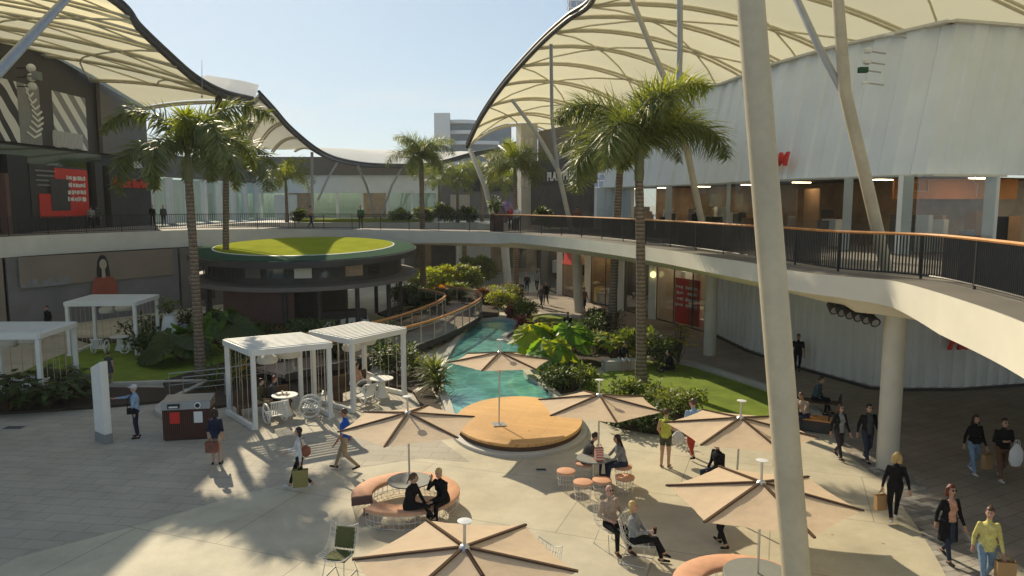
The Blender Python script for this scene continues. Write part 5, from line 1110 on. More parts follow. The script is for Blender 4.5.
# ================================================================== PARASOLS, TABLES, STOOLS, BENCHES
def umbrella(label, x, y, hub, R, rot, z0=0.):
    t = thing('parasol', label, 'parasol', (x, y, z0), rot, world=False, group='tan hexagonal parasols')
    hub -= z0; drop = .28; b = MB(); K = 10
    for k in range(6):
        a0, a1 = 2*PI*k/6, 2*PI*(k+1)/6; c0 = Vector((math.cos(a0)*R, math.sin(a0)*R, hub-drop)); c1_ = Vector((math.cos(a1)*R, math.sin(a1)*R, hub-drop)); h = Vector((0, 0, hub)); vs = []
        rr = random.Random(k*7+int(x*100))
        for i in range(K+1):
            u = i/K
            for j in range(K+1):
                w_ = j/K; p = h.lerp(c0, u).lerp(h.lerp(c1_, u), w_); s = math.sin(PI*w_)
                mid = (c0+c1_)*.5-h; p -= Vector((mid.x, mid.y, 0))*.035*s*u*u; p.z -= .035*s*math.sin(PI*min(1, u*.95))*R/1.65
                if j not in (0, K): p.z += .012*math.sin(w_*34+u*9+rr.random())*(abs(w_-.5)*2)**1.5*u
                vs.append(p)
        b.add(vs, [(i*(K+1)+j, (i+1)*(K+1)+j, (i+1)*(K+1)+j+1, i*(K+1)+j+1) for i in range(K) for j in range(K)])
    b.build('canopy', M['umbrella'], t)
    for k in range(6):
        a0 = 2*PI*k/6; c0 = Vector((math.cos(a0)*R*1.015, math.sin(a0)*R*1.015, hub-drop+.012)); MB().beam((math.cos(a0)*.08, math.sin(a0)*.08, hub+.012), c0, .048, .03).build('rib', M['umb_rib'], t)
        MB().tube([(math.cos(a0)*R*.5, math.sin(a0)*R*.5, hub-drop*.5-.03), (math.cos(a0)*.06, math.sin(a0)*.06, hub-.62)], .012, 6).build('strut', M['alu'], t)
    MB().tube([(0, 0, 0), (0, 0, hub+.4)], .024, 12).build('pole', M['alu'], t)
    MB().lathe([(.09, -.05), (.10, .0), (.06, .05), (.03, .06)], (0, 0, hub), 14).build('hub', M['alu'], t)
    MB().lathe([(.03, 0), (.105, .012), (.11, .026), (.02, .04)], (0, 0, hub+.4), 20).build('finial', M['pot'], t)
    MB().box((0, 0, .012), (.42, .42, .022)).build('base_plate', M['alu'], t)
    t.rotation_euler = (.02*math.sin(x*5), .02*math.cos(y*3), rot)
    return t
umbrella('tan parasol on the round timber stage by the pool', -.42, 23.2, 2.72, 1.64, math.radians(12), .37)
umbrella('tan parasol over the ring bench with two women in black', -2.5, 17.45, 2.42, 1.66, math.radians(20))
umbrella('tan parasol over the wire stools and their small round table', 2.3, 19.05, 2.42, 1.68, math.radians(38))
umbrella('tan parasol before the lawn, beside the huge mast', 5.25, 16.75, 2.5, 1.7, math.radians(45))
umbrella('largest-looking tan parasol partly behind the huge foreground mast', 4.5, 12.85, 2.45, 1.68, math.radians(40))
umbrella('nearest tan parasol cut off by the bottom frame edge', -.75, 10.45, 2.42, 1.66, math.radians(-4))

def ring_bench(label, x, y, R0, R1, gap0, gap1, rz=0.):
    t = thing('ring_bench', label, 'bench', (x, y, 0), rz, world=False); n = 48
    def arcpts(r, a0, a1, z): return [(r*math.cos(a0+(a1-a0)*k/n), r*math.sin(a0+(a1-a0)*k/n), z) for k in range(n+1)]
    a0, a1 = gap1, gap0+2*PI
    m = MB(); vs = []
    for k in range(n+1):
        a = a0+(a1-a0)*k/n; c, s = math.cos(a), math.sin(a)
        for r, z in ((R0, .38), (R0, .455), (R0+.03, .475), (R1-.03, .475), (R1, .455), (R1, .38)): vs.append((r*c, r*s, z))
    m.add(vs, [(k*6+j, (k+1)*6+j, (k+1)*6+(j+1) % 6, k*6+(j+1) % 6) for k in range(n) for j in range(6)]+[(5, 4, 3, 2, 1, 0), tuple(n*6+j for j in range(6))])
    m.build('cushion', M['cushion'], t)
    e = MB()
    for a in (gap0+.02, gap1-.02):
        e.beam((R0*math.cos(a), R0*math.sin(a), .36), (R1*math.cos(a), R1*math.sin(a), .36), .03, .2)
    e.build('end_panel', M['pinkwall'], t)
    wr = MB()
    for r in (R0+.02, R1-.02):
        for z in (.03, .2, .36): wr.tube(arcpts(r if z > .1 else r-.05*(1 if r > .8 else -1), a0, a1, z), .008, 5)
    for k in range(0, 60):
        a = a0+(a1-a0)*k/59; wr.tube([(R1*.99*math.cos(a), R1*.99*math.sin(a), .38), ((R1-.07)*math.cos(a), (R1-.07)*math.sin(a), .03)], .006, 4)
        if k % 2: wr.tube([(R0*1.02*math.cos(a), R0*1.02*math.sin(a), .38), ((R0+.06)*math.cos(a), (R0+.06)*math.sin(a), .03)], .006, 4)
    wr.build('wire_base', M['wire'], t); return t
def cafe_table(label, x, y, r):
    t = thing('round_table', label, 'table', (x, y, 0), world=False)
    MB().lathe([(r-.01, .715), (r, .73), (r-.012, .748)], (0, 0, 0), 36).build('tabletop', M['tabletop'], t)
    MB().tube([(0, 0, .02), (0, 0, .72)], .05, 12).build('pedestal', M['alu'], t); MB().lathe([(.26, .023), (.25, .04), (.06, .055)], (0, 0, 0), 24).build('base', M['alu'], t); return t
ring_bench('round terracotta ring bench on a white wire base, seating two women in black', -2.6, 17.45, .82, 1.32, math.radians(198), math.radians(232))
cafe_table('round grey table inside the ring bench of the two women in black', -2.5, 17.45, .55)
ring_bench('terracotta ring bench cut by the bottom frame edge under the big parasol', 4.3, 12.85, .82, 1.34, math.radians(258), math.radians(292))
cafe_table('round grey table under the parasol beside the huge mast', 4.5, 12.85, .62)
cafe_table('small round grey table among the wire stools', 2.18, 19.05, .46)
def stool(label, px, py):
    p = G(px, py, .46); t = thing('wire_stool', label, 'stool', (p.x, p.y, 0), world=False, group='terracotta topped wire stools')
    MB().lathe([(.02, .42), (.235, .42), (.25, .44), (.245, .475), (.2, .49), (.0, .495)], (0, 0, 0), 24, cap=False).build('seat', M['cushion'], t)
    w_ = MB()
    for z, r in ((.02, .19), (.15, .215), (.28, .225), (.41, .23)): w_.tube([(r*math.cos(2*PI*k/20), r*math.sin(2*PI*k/20), z) for k in range(20)], .006, 4, closed=True)
    for k in range(16): a = 2*PI*k/16; w_.tube([(.19*math.cos(a), .19*math.sin(a), .02), (.23*math.cos(a), .23*math.sin(a), .42)], .005, 4)
    w_.build('wire_base', M['wire'], t)
stool('leftmost empty wire stool with a terracotta top', 566, 471); stool('empty wire stool just right of the leftmost one', 583, 482); stool('empty wire stool in front of the small round table', 602, 480); stool('empty wire stool on the right, before the seated woman', 625, 477); stool('wire stool under the woman in the pale top', 623, 466); stool('wire stool under the person in grey', 584, 463)
def wire_chair(label, x, y, rz, cush=True):
    t = thing('wire_chair', label, 'chair', (x, y, 0), rz, world=False, group='wire bucket chairs')
    w_ = MB()
    def sh(u, v):     # v: 0 seat front .. 1 back top
        a = (u-.5)*2; wd = .33*(1-.1*v); y_ = .26-.5*min(1, v*1.7)-.14*max(0, v-.5)*2; z_ = .40-.05*min(1, v*2)+.52*max(0, (v-.42)/.58)**1.15
        return (a*wd, y_+.10*a*a, z_+.13*a*a)
    for i in range(9): w_.tube([sh(i/8, k/10) for k in range(11)], .006, 4)
    for k in range(0, 11): w_.tube([sh(i/8, k/10) for i in range(9)], .006 if k % 10 else .011, 4)
    w_.build('shell', M['wire'], t)
    for s in (-.2, .2):
        MB().tube([(s, .2, .38), (s*1.2, .3, .01), (s*1.2, -.28, .01), (s, -.14, .36)], .011, 6).build('leg', M['wire'], t)
    if cush:
        MB().box((0, .0, .40), (.46, .44, .06)).build('seat_cushion', M['olive'], t, bevel=.02); MB().box((0, -.29, .66), (.44, .06, .42), 0, tilt=.3).build('back_cushion', M['olive'], t, bevel=.02)
    return t
p = G(341, 572); wire_chair('wire chair with an olive cushion standing empty left of the nearest parasol', p.x, p.y-.1, 2.9)
p = G(613, 548); oldc = p; wire_chair('wire chair under the older man in the tan jumper', p.x-.05, p.y+.1, PI+.5, False)
p = G(640, 560); wire_chair('wire chair under the blonde woman in the grey top', p.x-.1, p.y-.05, -1.95, False)
p = G(541, 596); wire_chair('wire chair half hidden behind the nearest parasol', p.x, p.y, 2.4, False)

# ---- totem, bin, seats, handrails and fittings
t = thing('directory_totem', 'white slanted directory totem with faint map lines and a grey foot', 'sign', (-12.85, 22.6, 0), math.radians(-38), world=False)
MB().add([(-.34, -.12, .3), (.34, -.12, .3), (.34, .12, .3), (-.34, .12, .3), (-.36, -.12, 2.35), (.32, -.12, 2.62), (.32, .12, 2.62), (-.36, .12, 2.35)], [(0, 1, 5, 4), (1, 2, 6, 5), (2, 3, 7, 6), (3, 0, 4, 7), (4, 5, 6, 7), (3, 2, 1, 0)]).build('panel', M['white'], t, bevel=.02)
MB().box((0, 0, .15), (.7, .26, .3)).build('foot', M['grey'], t, bevel=.01)
ml = MB(); rr = random.Random(4)
for k in range(16): ml.box((rr.uniform(-.2, .2), -.124, .8+k*.085), (rr.uniform(.1, .3), .006, .03))
ml.build('map_lines', M['white_panel'], t)
bz = thing('recycling_bin', 'double recycling bin clad in dark red slats with a steel hood', 'bin', (-10.35, 23.1, 0), .17, world=False)
MB().box((0, 0, .52), (1.42, .74, .96)).build('body', M['binwood'], bz, bevel=.01); MB().box((0, 0, .03), (1.36, .68, .06)).build('plinth', M['black'], bz)
MB().add([(-.73, -.39, 1.0), (.73, -.39, 1.0), (.73, .39, 1.0), (-.73, .39, 1.0), (-.73, -.33, 1.24), (.73, -.33, 1.24), (.73, .39, 1.32), (-.73, .39, 1.32)], [(0, 1, 5, 4), (1, 2, 6, 5), (2, 3, 7, 6), (3, 0, 4, 7), (4, 5, 6, 7), (3, 2, 1, 0)]).build('hood', M['bintop'], bz, bevel=.01)
MB().box((-.36, -.385, 1.12), (.36, .05, .14)).build('slot', M['black'], bz); MB().box((-.36, -.405, 1.10), (.26, .03, .05)).build('slot_flap', M['white'], bz)
MB().tube([(.36, -.36, 1.12), (.36, -.40, 1.12)], .10, 20).build('round_opening', M['white'], bz); MB().tube([(.36, -.39, 1.12), (.36, -.41, 1.12)], .07, 20).build('round_hole', M['black'], bz)
MB().box((-.34, -.376, .74), (.3, .012, .36)).build('red_label', M['red'], bz); MB().box((.36, -.376, .74), (.26, .012, .36)).build('white_label', M['white'], bz)
def handrail(pts, lab):
    t = thing('handrail', lab, 'handrail', pts[0])
    MB().tube([Vector(pts[0])]+[Vector(p)+Vector((0, 0, .95)) for p in pts]+[Vector(pts[-1])], .022, 8).build('pipe', M['steel'], t); MB().tube([Vector(p)+Vector((0, 0, .5)) for p in pts], .015, 6).build('mid_rail', M['steel'], t)
h1 = G(170, 398); handrail([(h1.x, h1.y, 0), (h1.x+1.8, h1.y+1.0, 0), (h1.x+3.0, h1.y+2.2, 0)], 'steel handrail behind the bin, the longer one')
h2 = G(184, 402); handrail([(h2.x, h2.y, 0), (h2.x+1.3, h2.y+.7, 0)], 'short steel handrail just behind the bin')
sb = G(616, 372); t = thing('stone_seat', 'low stone seat block under the man in red trousers', 'seat', (sb.x+.3, sb.y+.4, 0), .2, world=False)
MB().box((0, 0, .22), (1.7, .6, .44)).build('block', M['curb'], t, bevel=.03); MB().box((0, 0, .46), (1.72, .62, .04)).build('top_slab', M['concrete'], t, bevel=.01)
bn = G(812, 432); t = thing('bench', 'dark bench with an orange timber top beside the thick column', 'bench', (bn.x-.1, bn.y+.3, 0), -.5, world=False)
MB().box((0, 0, .2), (1.5, .55, .36)).build('plinth', M['charcoal'], t, bevel=.02)
s = MB()
for k in range(4): s.box((0, -.24+k*.16, .42), (1.56, .13, .05))
s.build('seat', M['wood'], t); 
for x in (-.72, .72): MB().tube([(x, .3, .4), (x, .3, .7), (x, -.2, .7), (x, -.26, .4)], .025, 8).build('armrest', M['black'], t)
bn2 = G(815, 413); t = thing('bench', 'black framed bench behind the orange-topped bench', 'bench', (bn2.x, bn2.y, 0), -.5, world=False)
s = MB()
for k in range(4): s.box((0, -.22+k*.15, .44), (1.7, .12, .04))
s.build('seat', M['umb_rib'], t)
for x in (-.8, .8): MB().tube([(x, .25, .01), (x, .25, .72), (x, -.25, .72), (x, -.25, .01)], .03, 8).build('side_frame', M['black'], t)
# spotlights under the walkway
q0, q1 = D(833, 307, 21.5), D(874, 319, 20.2); q0.z -= 0; t = thing('spotlight_bar', 'row of round black spotlights hung under the walkway beside the thick column', 'light', tuple(q0))
for a in (0, .12): MB().beam(q0+Vector((0, a, .12)), q1+Vector((0, a, .12)), .04, .04).build('rail', M['black'], t)
for k in (0, 1): p = q0.lerp(q1, .1+.8*k); MB().beam(p+Vector((0, .06, .1)), Vector((p.x, p.y+.06, 4.5)), .04, .04).build('hanger', M['black'], t)
for k in range(6):
    p = q0.lerp(q1, k/5.); l_ = MB().tube([p+Vector((0, .25, .05)), p+Vector((0, -.02, -.06)), p+Vector((0, -.1, -.09))], [.09, .13, .14], 16).build('lamp_head', M['black'], t); MB().tube([p+Vector((0, -.1, -.09)), p+Vector((0, -.107, -.093))], .10, 16).build('lens', M['grey'], l_)
# fittings high on the white screen
for i, (px, py, lab, k) in enumerate(((868, 51, 'upper pale floodlight on the white screen', 0), (867, 62, 'middle pale floodlight on the white screen', 0), (863, 70, 'small green box floodlight on the white screen', 1), (866, 83, 'lowest small camera on the white screen', 2), (889, 35, 'camera on the parapet near the screen corner', 2))):
    p = D(px, py, 28.2); t = thing('floodlight' if k < 2 else 'security_camera', lab, 'floodlight' if k < 2 else 'camera', tuple(p))
    MB().beam(p+Vector((.9, .5, 0)), p, .05, .05).build('bracket', M['steel'], t)
    if k == 0: MB().lathe([(.05, 0), (.14, .05), (.16, .16), (.1, .2)], tuple(p-Vector((0, 0, .1))), 14).build('head', M['white'], t)
    elif k == 1: MB().box(p, (.34, .2, .2)).build('head', M['turf_edge'], t, bevel=.02); 
    else: MB().tube([p+Vector((.15, .0, .03)), p+Vector((-.2, -.1, -.03))], .06, 10).build('head', M['white'], t)
for i, (dz, dy) in enumerate(((0, 0), (.55, .3), (1.1, .5))):
    p = D(31, 68, 46.5)-Vector((0, 0, dz)); t = thing('floodlight', ('topmost', 'middle', 'lowest')[i]+' round white floodlight on the charcoal wall at upper left', 'floodlight', tuple(p)); MB().ell(p, .26, 12).build('head', M['white'], t); MB().beam(p, p+Vector((-.9, 0, 0)), .06, .06).build('bracket', M['black'], t)
p = D(37, 76, 46); t = thing('floodlight', 'square green-glassed floodlight on the charcoal wall', 'floodlight', tuple(p)); MB().box(p, (.3, .6, .5)).build('head', M['grey'], t, bevel=.03); MB().box(p+Vector((.16, 0, 0)), (.02, .5, .4)).build('lens', M['glass_green'], t); MB().beam(p, p+Vector((-.8, 0, 0)), .06, .06).build('bracket', M['black'], t)
p = D(201, 75, 46); t = thing('antenna', 'thin rod aerial on the left canopy rim', 'antenna', tuple(p)); MB().tube([p-Vector((0, 0, 1.3)), p+Vector((.1, 0, .9))], [.03, .01], 6).build('rod', M['steel'], t); MB().lathe([(.06, 0), (.06, .12)], tuple(p-Vector((0, 0, 1.35))), 8).build('foot', M['steel'], t)
# cafe seats inside the kiosk
def cafe_chair(x, y, rz, lab):
    t = thing('cafe_chair', lab, 'chair', (x, y, 0), rz, world=False, group='pale chairs in the kiosk shade')
    MB().box((0, 0, .45), (.45, .45, .05)).build('seat', M['white_panel'], t, bevel=.01); MB().box((0, -.22, .72), (.45, .05, .42), 0, tilt=.15).build('backrest', M['white_panel'], t, bevel=.01)
    for sx_ in (-.19, .19):
        for sy in (-.19, .19): MB().tube([(sx_, sy, 0), (sx_*.9, sy*.9, .44)], .015, 6).build('leg', M['steel'], t)
for px, py, rz, lab in ((352, 333, .4, 'pale cafe chair left of the kiosk column'), (362, 336, 2.6, 'pale cafe chair facing the kiosk counter'), (340, 335, 1.2, 'pale cafe chair beside the kiosk counter wall'), (372, 331, -1.3, 'pale cafe chair at the sunny kiosk end'), (327, 338, .2, 'pale cafe chair in front of the counter wall')):
    p = G(px, py); cafe_chair(p.x, p.y, rz, lab)
for px, py, lab in ((357, 331, 'round cafe table under the kiosk between two chairs'), (334, 332, 'round cafe table by the kiosk counter wall')): p = G(px, py); cafe_table(lab, p.x, p.y, .4)
# ================================================================== PEOPLE
SKIN = [mat('skin_light', (.50, .30, .21), .55, var=.06), mat('skin_tan', (.38, .21, .13), .55, var=.06), mat('skin_pink', (.55, .31, .24), .55, var=.06)]
CM = {}
def cl(col, name):
    if name not in CM: CM[name] = mat(name, col, .85, var=.3, scale=7, bump=.5, bscale=22, spec=.12, fine=.1)
    return CM[name]
K_ = cl((.014, .014, .016), 'black_cloth'); NAVY = cl((.02, .025, .05), 'navy_cloth'); WHT = cl((.66, .65, .64), 'white_cloth'); BLU = cl((.02, .09, .45), 'blue_cloth'); LBL = cl((.30, .42, .58), 'pale_blue_cloth')
KHA = cl((.36, .27, .17), 'khaki_cloth'); YEL = cl((.55, .55, .10), 'yellow_cloth'); LEM = cl((.66, .60, .22), 'lemon_cloth'); OLV = cl((.07, .075, .045), 'olive_cloth'); PCH = cl((.58, .32, .23), 'peach_cloth'); BEI = cl((.42, .33, .25), 'beige_cloth')
GRY = cl((.27, .28, .28), 'grey_cloth'); DGR = cl((.07, .075, .08), 'dark_grey_cloth'); JEA = cl((.20, .30, .42), 'jeans_cloth'); DJE = cl((.035, .045, .075), 'dark_jeans_cloth'); REDC = cl((.42, .06, .04), 'red_cloth'); BRN = cl((.16, .09, .055), 'brown_cloth'); TEA = cl((.06, .10, .11), 'teal_cloth'); GRN = cl((.05, .16, .07), 'green_cloth'); SHW = cl((.6, .6, .6), 'white_shoes'); SHK = cl((.02, .018, .016), 'black_shoes'); MAR = cl((.25, .10, .07), 'rust_cloth')
HAIR = {'dark': mat('dark_hair', (.022, .015, .012), .45, var=.3, scale=30), 'brown': mat('brown_hair', (.09, .05, .028), .45, var=.3, scale=30), 'blonde': mat('blonde_hair', (.52, .36, .15), .45, var=.2, scale=30), 'grey': mat('grey_hair', (.5, .48, .45), .6, var=.2, scale=30), 'red': mat('auburn_hair', (.13, .035, .02), .45, var=.3, scale=30)}
EYEM = mat('eye', (.02, .015, .012), .3); LIP = mat('lips', (.38, .12, .10), .5)
def cap(p, q, r0, r1, n=10):
    """closed tapered capsule"""
    p, q = Vector(p), Vector(q); d = (q-p); l = d.length; d = d/l if l > 1e-6 else Vector((0, 0, 1)); b = MB(); pts = []; rs = []
    for a in (-80, -50, -20): pts.append(p+d*(r0*math.sin(math.radians(a)))); rs.append(r0*math.cos(math.radians(a)))
    for a in (20, 50, 80): pts.append(q+d*(r1*math.sin(math.radians(a)))); rs.append(r1*math.cos(math.radians(a)))
    b.tube(pts, rs, n); return b
def remesh(b, vox):
    me = bpy.data.meshes.new('tmp'); me.from_pydata(b.v, [], b.f); o = bpy.data.objects.new('tmp', me); C.objects.link(o)
    r = o.modifiers.new('r', 'REMESH'); r.mode = 'VOXEL'; r.voxel_size = vox
    s = o.modifiers.new('s', 'SMOOTH'); s.iterations = 4; s.factor = .5
    res = bpy.data.meshes.new_from_object(o.evaluated_get(bpy.context.evaluated_depsgraph_get())); bpy.data.objects.remove(o); bpy.data.meshes.remove(me); return res
def person(label, loc, face, pose='stand', h=1.7, fem=False, top=K_, sleeve=1.9, pants=K_, leg=1.95, shoes=SHK, skin=0, hair='dark', hs='short', inner=None, lean=0., arms=None, turn=0., coat=0., stride=1., seat=.47, feet=.40, z=0., hem=-.03, hat=None, glasses=False, skirt=False, cross=False, far=False, group=None):
    k = h/1.72; V = Vector; vox = .022 if far else .0155
    hw = .095 if not fem else .09; sw = .185 if not fem else .162
    if pose == 'sit': P = V((0, 0, seat+.09))
    else: P = V((0, 0, .93 if pose == 'stand' else .90))
    up = V((0, math.sin(lean), math.cos(lean))); fw = V((0, math.cos(lean), -math.sin(lean)))
    B = []   # p, q, r0, r1, kind
    legs = []
    for s in (-1, 1):
        hp = P+V((s*hw, 0, -.03))
        if pose == 'stand': kn = V((s*(hw+.005), .015, .49)); an = V((s*(hw+.015), -.03, .085)); toe = an+V((s*.03, .15, -.045))
        elif pose == 'walk':
            if s == 1: kn = V((hw, .17*stride, .50)); an = V((hw*.9, .30*stride, .10)); toe = an+V((.01, .15, -.02))
            else: kn = V((-hw, .0, .47)); an = V((-hw*.9, -.33*stride, .17)); toe = an+V((-.01, .12, -.11))
        else:
            kn = V((s*(hw+.04), .43, seat+.06)); an = V((s*(hw+.05), feet+(.0 if s > 0 else .06), .085)); toe = an+V((s*.02, .16, -.04))
            if cross and s == 1: kn = V((.03, .46, seat+.15)); an = V((-.10, .62, seat-.18)); toe = an+V((-.02, .12, -.09))
        legs.append((s, hp, kn, an, toe))
        B += [(hp, kn, .102 if fem else .098, .066, 'th'), (kn, an, .064, .046, 'sh'), (an+V((0, -.045, -.035)), toe, .04, .032, 'ft')]
    neck = P+up*.53; head = P+up*.70+fw*.02
    T = lambda t, x=0., f=0.: P+up*t+V((x, 0, 0))+fw*f
    wz = .115 if fem else .135
    tors = [(-.09, .165, .12), (-.02, .188, .135), (.08, .175, .130), (.19, wz+.02, .118), (.30, .168 if fem else .185, .132 if fem else .138), (.40, .17 if fem else .195, .122), (.46, .14 if fem else .16, .092), (.50, .07, .06)]
    # arms: shoulder, elbow, wrist
    arms = arms or {}
    AR = []
    for s in (-1, 1):
        sh_ = T(.445, s*sw)
        if s in arms and arms[s]:
            e, wv = arms[s]; el = T(e[2], e[0], e[1]); wr = T(wv[2], wv[0], wv[1])
        elif pose == 'walk': el = T(.16, s*(sw+.055), -.08*(s) if s > 0 else .04); wr = T(-.06, s*(sw+.06), -.10 if s > 0 else .20)
        elif pose == 'sit': el = T(.18, s*(sw+.05), .06); wr = T(.04, s*(sw-.05), .28)
        else: el = T(.155, s*(sw+.05), -.03); wr = T(-.09, s*(sw+.06), .03)
        AR.append((s, sh_, el, wr)); B += [(sh_, el, .064 if not fem else .054, .048, 'ua'), (el, wr, .048, .033, 'fa')]
        hd = (wr-el).normalized(); B.append((wr, wr+hd*.085, .030, .030, 'hand'))
    B += [(T(.47), head+up*(-.04), .055, .05, 'neck')]
    m = MB()
    vs = []; n = 16
    for t, rx, ry in tors:
        c = T(t)
        for j in range(n): a = 2*PI*j/n; vs.append(c+V((rx*math.cos(a), 0, 0))+fw*(ry*math.sin(a)))
    m.add(vs, [(i*n+j, i*n+(j+1) % n, (i+1)*n+(j+1) % n, (i+1)*n+j) for i in range(len(tors)-1) for j in range(n)]+[tuple(range(n-1, -1, -1)), tuple(range((len(tors)-1)*n, len(tors)*n))])
    for p, q, r0, r1, kd in B:
        c = cap(p, q, r0, r1); m.add(c.v, c.f)
    if fem:
        for s in (-1, 1): m.ell(T(.31, s*.07, .085), (.065, .06, .065), 10)
    R = Matrix.Rotation(turn, 3, 'Z') @ Matrix.Rotation(-lean*.5, 3, 'X')
    H = lambda x, y, zz: head+R @ V((x, y, zz))
    m.ell(head, (.074, .092, .112), 14, R=R); m.ell(H(0, .02, -.055), (.056, .066, .062), 12, R=R); m.ell(H(0, .098, -.012), (.014, .020, .026), 8, R=R)
    for s in (-1, 1): m.ell(H(s*.076, -.005, -.005), (.012, .02, .03), 8, R=R)
    if coat > 0 or skirt:
        vs = []; n = 16; ln = coat if coat > 0 else .42
        if pose != 'sit':
            for t, f in ((.02, 1.06), (-ln*.5, 1.16), (-ln, 1.24)):
                c = P+V((0, 0, t))
                for j in range(n): a = 2*PI*j/n; vs.append(c+V((.172*f*math.cos(a), .135*f*math.sin(a), 0)))
            m.add(vs, [(i*n+j, (i+1)*n+j, (i+1)*n+(j+1) % n, i*n+(j+1) % n) for i in range(2) for j in range(n)]+[tuple(range(n)), tuple(range(3*n-1, 2*n-1, -1))])
    me = remesh(m, vox)
    nv = len(me.polygons); cen = np.zeros(nv*3); me.polygons.foreach_get('center', cen); cen = cen.reshape(-1, 3); nor = np.zeros(nv*3); me.polygons.foreach_get('normal', nor); nor = nor.reshape(-1, 3)
    mats = [SKIN[skin], top, pants, shoes, inner or top, EYEM, LIP]
    seg = B+[(T(-.05), T(.45), .14, .14, 'torso'), (head-up*.02, head+up*.03, .10, .10, 'head')]
    best = np.full(nv, 1e9); mi = np.zeros(nv, int)
    for p, q, r0, r1, kd in seg:
        p, q = np.array(p), np.array(q); d = q-p; t = np.clip(((cen-p) @ d)/max(d @ d, 1e-9), 0, 1); ds_ = np.linalg.norm(cen-(p+t[:, None]*d), axis=1)-(r0+(r1-r0)*t)
        if kd == 'torso':
            tt = (cen-np.array(P)) @ np.array(up); lab = np.where(tt > hem, 1, 2); fr = nor @ np.array(fw)
            if inner: lab = np.where((fr > .25) & (np.abs(cen[:, 0]) < .085) & (tt > -.04), 4, lab)
            if coat > 0: lab = np.where(lab == 2, 1, lab)
        elif kd == 'th': lab = np.where(t < min(leg, 1.), 2, 0) if leg < 1 else np.full(nv, 2)
        elif kd == 'sh': lab = np.where(t < leg-1, 2, 0)
        elif kd == 'ft': lab = np.full(nv, 3)
        elif kd == 'ua': lab = np.where(t < sleeve, 1, 0)
        elif kd == 'fa': lab = np.where(t < sleeve-1, 1, 0)
        else: lab = np.zeros(nv, int)
        w_ = ds_ < best; best = np.where(w_, ds_, best); mi = np.where(w_, lab, mi)
    if (coat > 0 or skirt) and pose != 'sit':
        ln = coat if coat > 0 else .42
        rad = np.hypot(cen[:, 0]/.172, cen[:, 1]/.135); sel = (cen[:, 2] < P.z+.03) & (cen[:, 2] > P.z-ln-.02) & (rad < 1.32) & (mi != 0) & (mi != 3); mi = np.where(sel, 1 if coat > 0 else 2, mi)
        if inner and coat > 0: mi = np.where(sel & (nor[:, 1] > .3) & (np.abs(cen[:, 0]) < .06), 2, mi)
    # join fingers, eyes and mouth into the same mesh
    ex = MB()
    for s, sh_, el, wr in AR:
        hd = (wr-el).normalized(); pal = wr+hd*.09; sd = hd.cross(V((0, 1, 0)) if abs(hd.y) < .8 else V((0, 0, 1))).normalized(); nn = sd.cross(hd)
        if not far:
            for f, (o_, l_) in enumerate(((-.024, .070), (-.008, .080), (.008, .075), (.023, .058))):
                b0 = pal+sd*o_-hd*.02; b1 = b0+hd*(l_*.6)+nn*.006; b2 = b1+hd*(l_*.4)+nn*.022; ex.tube([b0, b1, b2], [.010, .009, .007], 6, mi=0)
            b0 = wr+hd*.03+sd*(-.024*s); ex.tube([b0, b0+hd*.03+sd*(-.028*s)+nn*.01, b0+hd*.062+sd*(-.030*s)+nn*.022], [.012, .011, .008], 6, mi=0)
    for s in (-1, 1): ex.ell(H(s*.030, .082, .012), (.012, .009, .008), 8, mi=5); ex.ell(H(s*.030, .086, .032), (.018, .006, .005), 6, mi=5)
    ex.ell(H(0, .088, -.058), (.024, .008, .008), 8, mi=6)
    o0 = len(me.vertices); vv = np.zeros(o0*3); me.vertices.foreach_get('co', vv); vs = [tuple(p) for p in vv.reshape(-1, 3)]; fs = [tuple(p.vertices) for p in me.polygons]; mm = list(mi)
    bpy.data.meshes.remove(me); vs += ex.v; fs += [tuple(i+o0 for i in f) for f in ex.f]; mm += ex.m
    root = thing('person', label, 'person', (loc[0], loc[1], z), face, group, world=False); root.scale = (k, k, k)
    b = MB(); b.v = vs; b.f = fs; b.m = mm; b.build('body', mats, root)
    # hair
    if hs != 'bald' or hair is None:
        hb = MB()
        hb.ell(H(0, -.016, .028), (.086, .098, .104), 14, R=R)
        if hs == 'long':
            for x in (-.065, -.025, .025, .065): c = cap(H(x, -.05, .02), head+R @ V((x*1.25, -.095, -.02))-up*.24, .042, .028); hb.add(c.v, c.f)
            for s in (-1, 1): c = cap(H(s*.075, .0, .03), H(s*.085, .01, -.16), .026, .02); hb.add(c.v, c.f)
        elif hs == 'bob':
            for x in (-.075, -.035, .035, .075): c = cap(H(x, -.03, .03), H(x*1.12, -.045, -.12), .04, .036); hb.add(c.v, c.f)
        elif hs == 'tail':
            c = cap(H(0, -.10, .05), H(0, -.16, -.16), .03, .014); hb.add(c.v, c.f)
        elif hs == 'bun': hb.ell(H(0, -.09, .09), .045, 10)
        hm = remesh(hb, .014 if not far else .02)
        # cut away the face
        ob = bpy.data.objects.new('hair', hm); import bmesh as _bm
        bm = _bm.new(); bm.from_mesh(hm); Ri = R.inverted(); kill = []
        for f in bm.faces:
            q = Ri @ (f.calc_center_median()-head)
            if q.y > .022 and q.z < .062 and abs(q.x) < .072: kill.append(f)
        _bm.ops.delete(bm, geom=kill, context='FACES'); bm.to_mesh(hm); bm.free()
        for p_ in hm.polygons: p_.use_smooth = True
        hm.materials.clear(); hm.materials.append(HAIR[hair]); C.objects.link(ob); ob.parent = root
    if hat:
        hb = MB(); hb.ell(H(0, -.008, .055), (.093, .104, .075), 14, R=R); hb.ell(H(0, .10, .045), (.07, .07, .012), 12, R=R); hb.build('cap', hat, root)
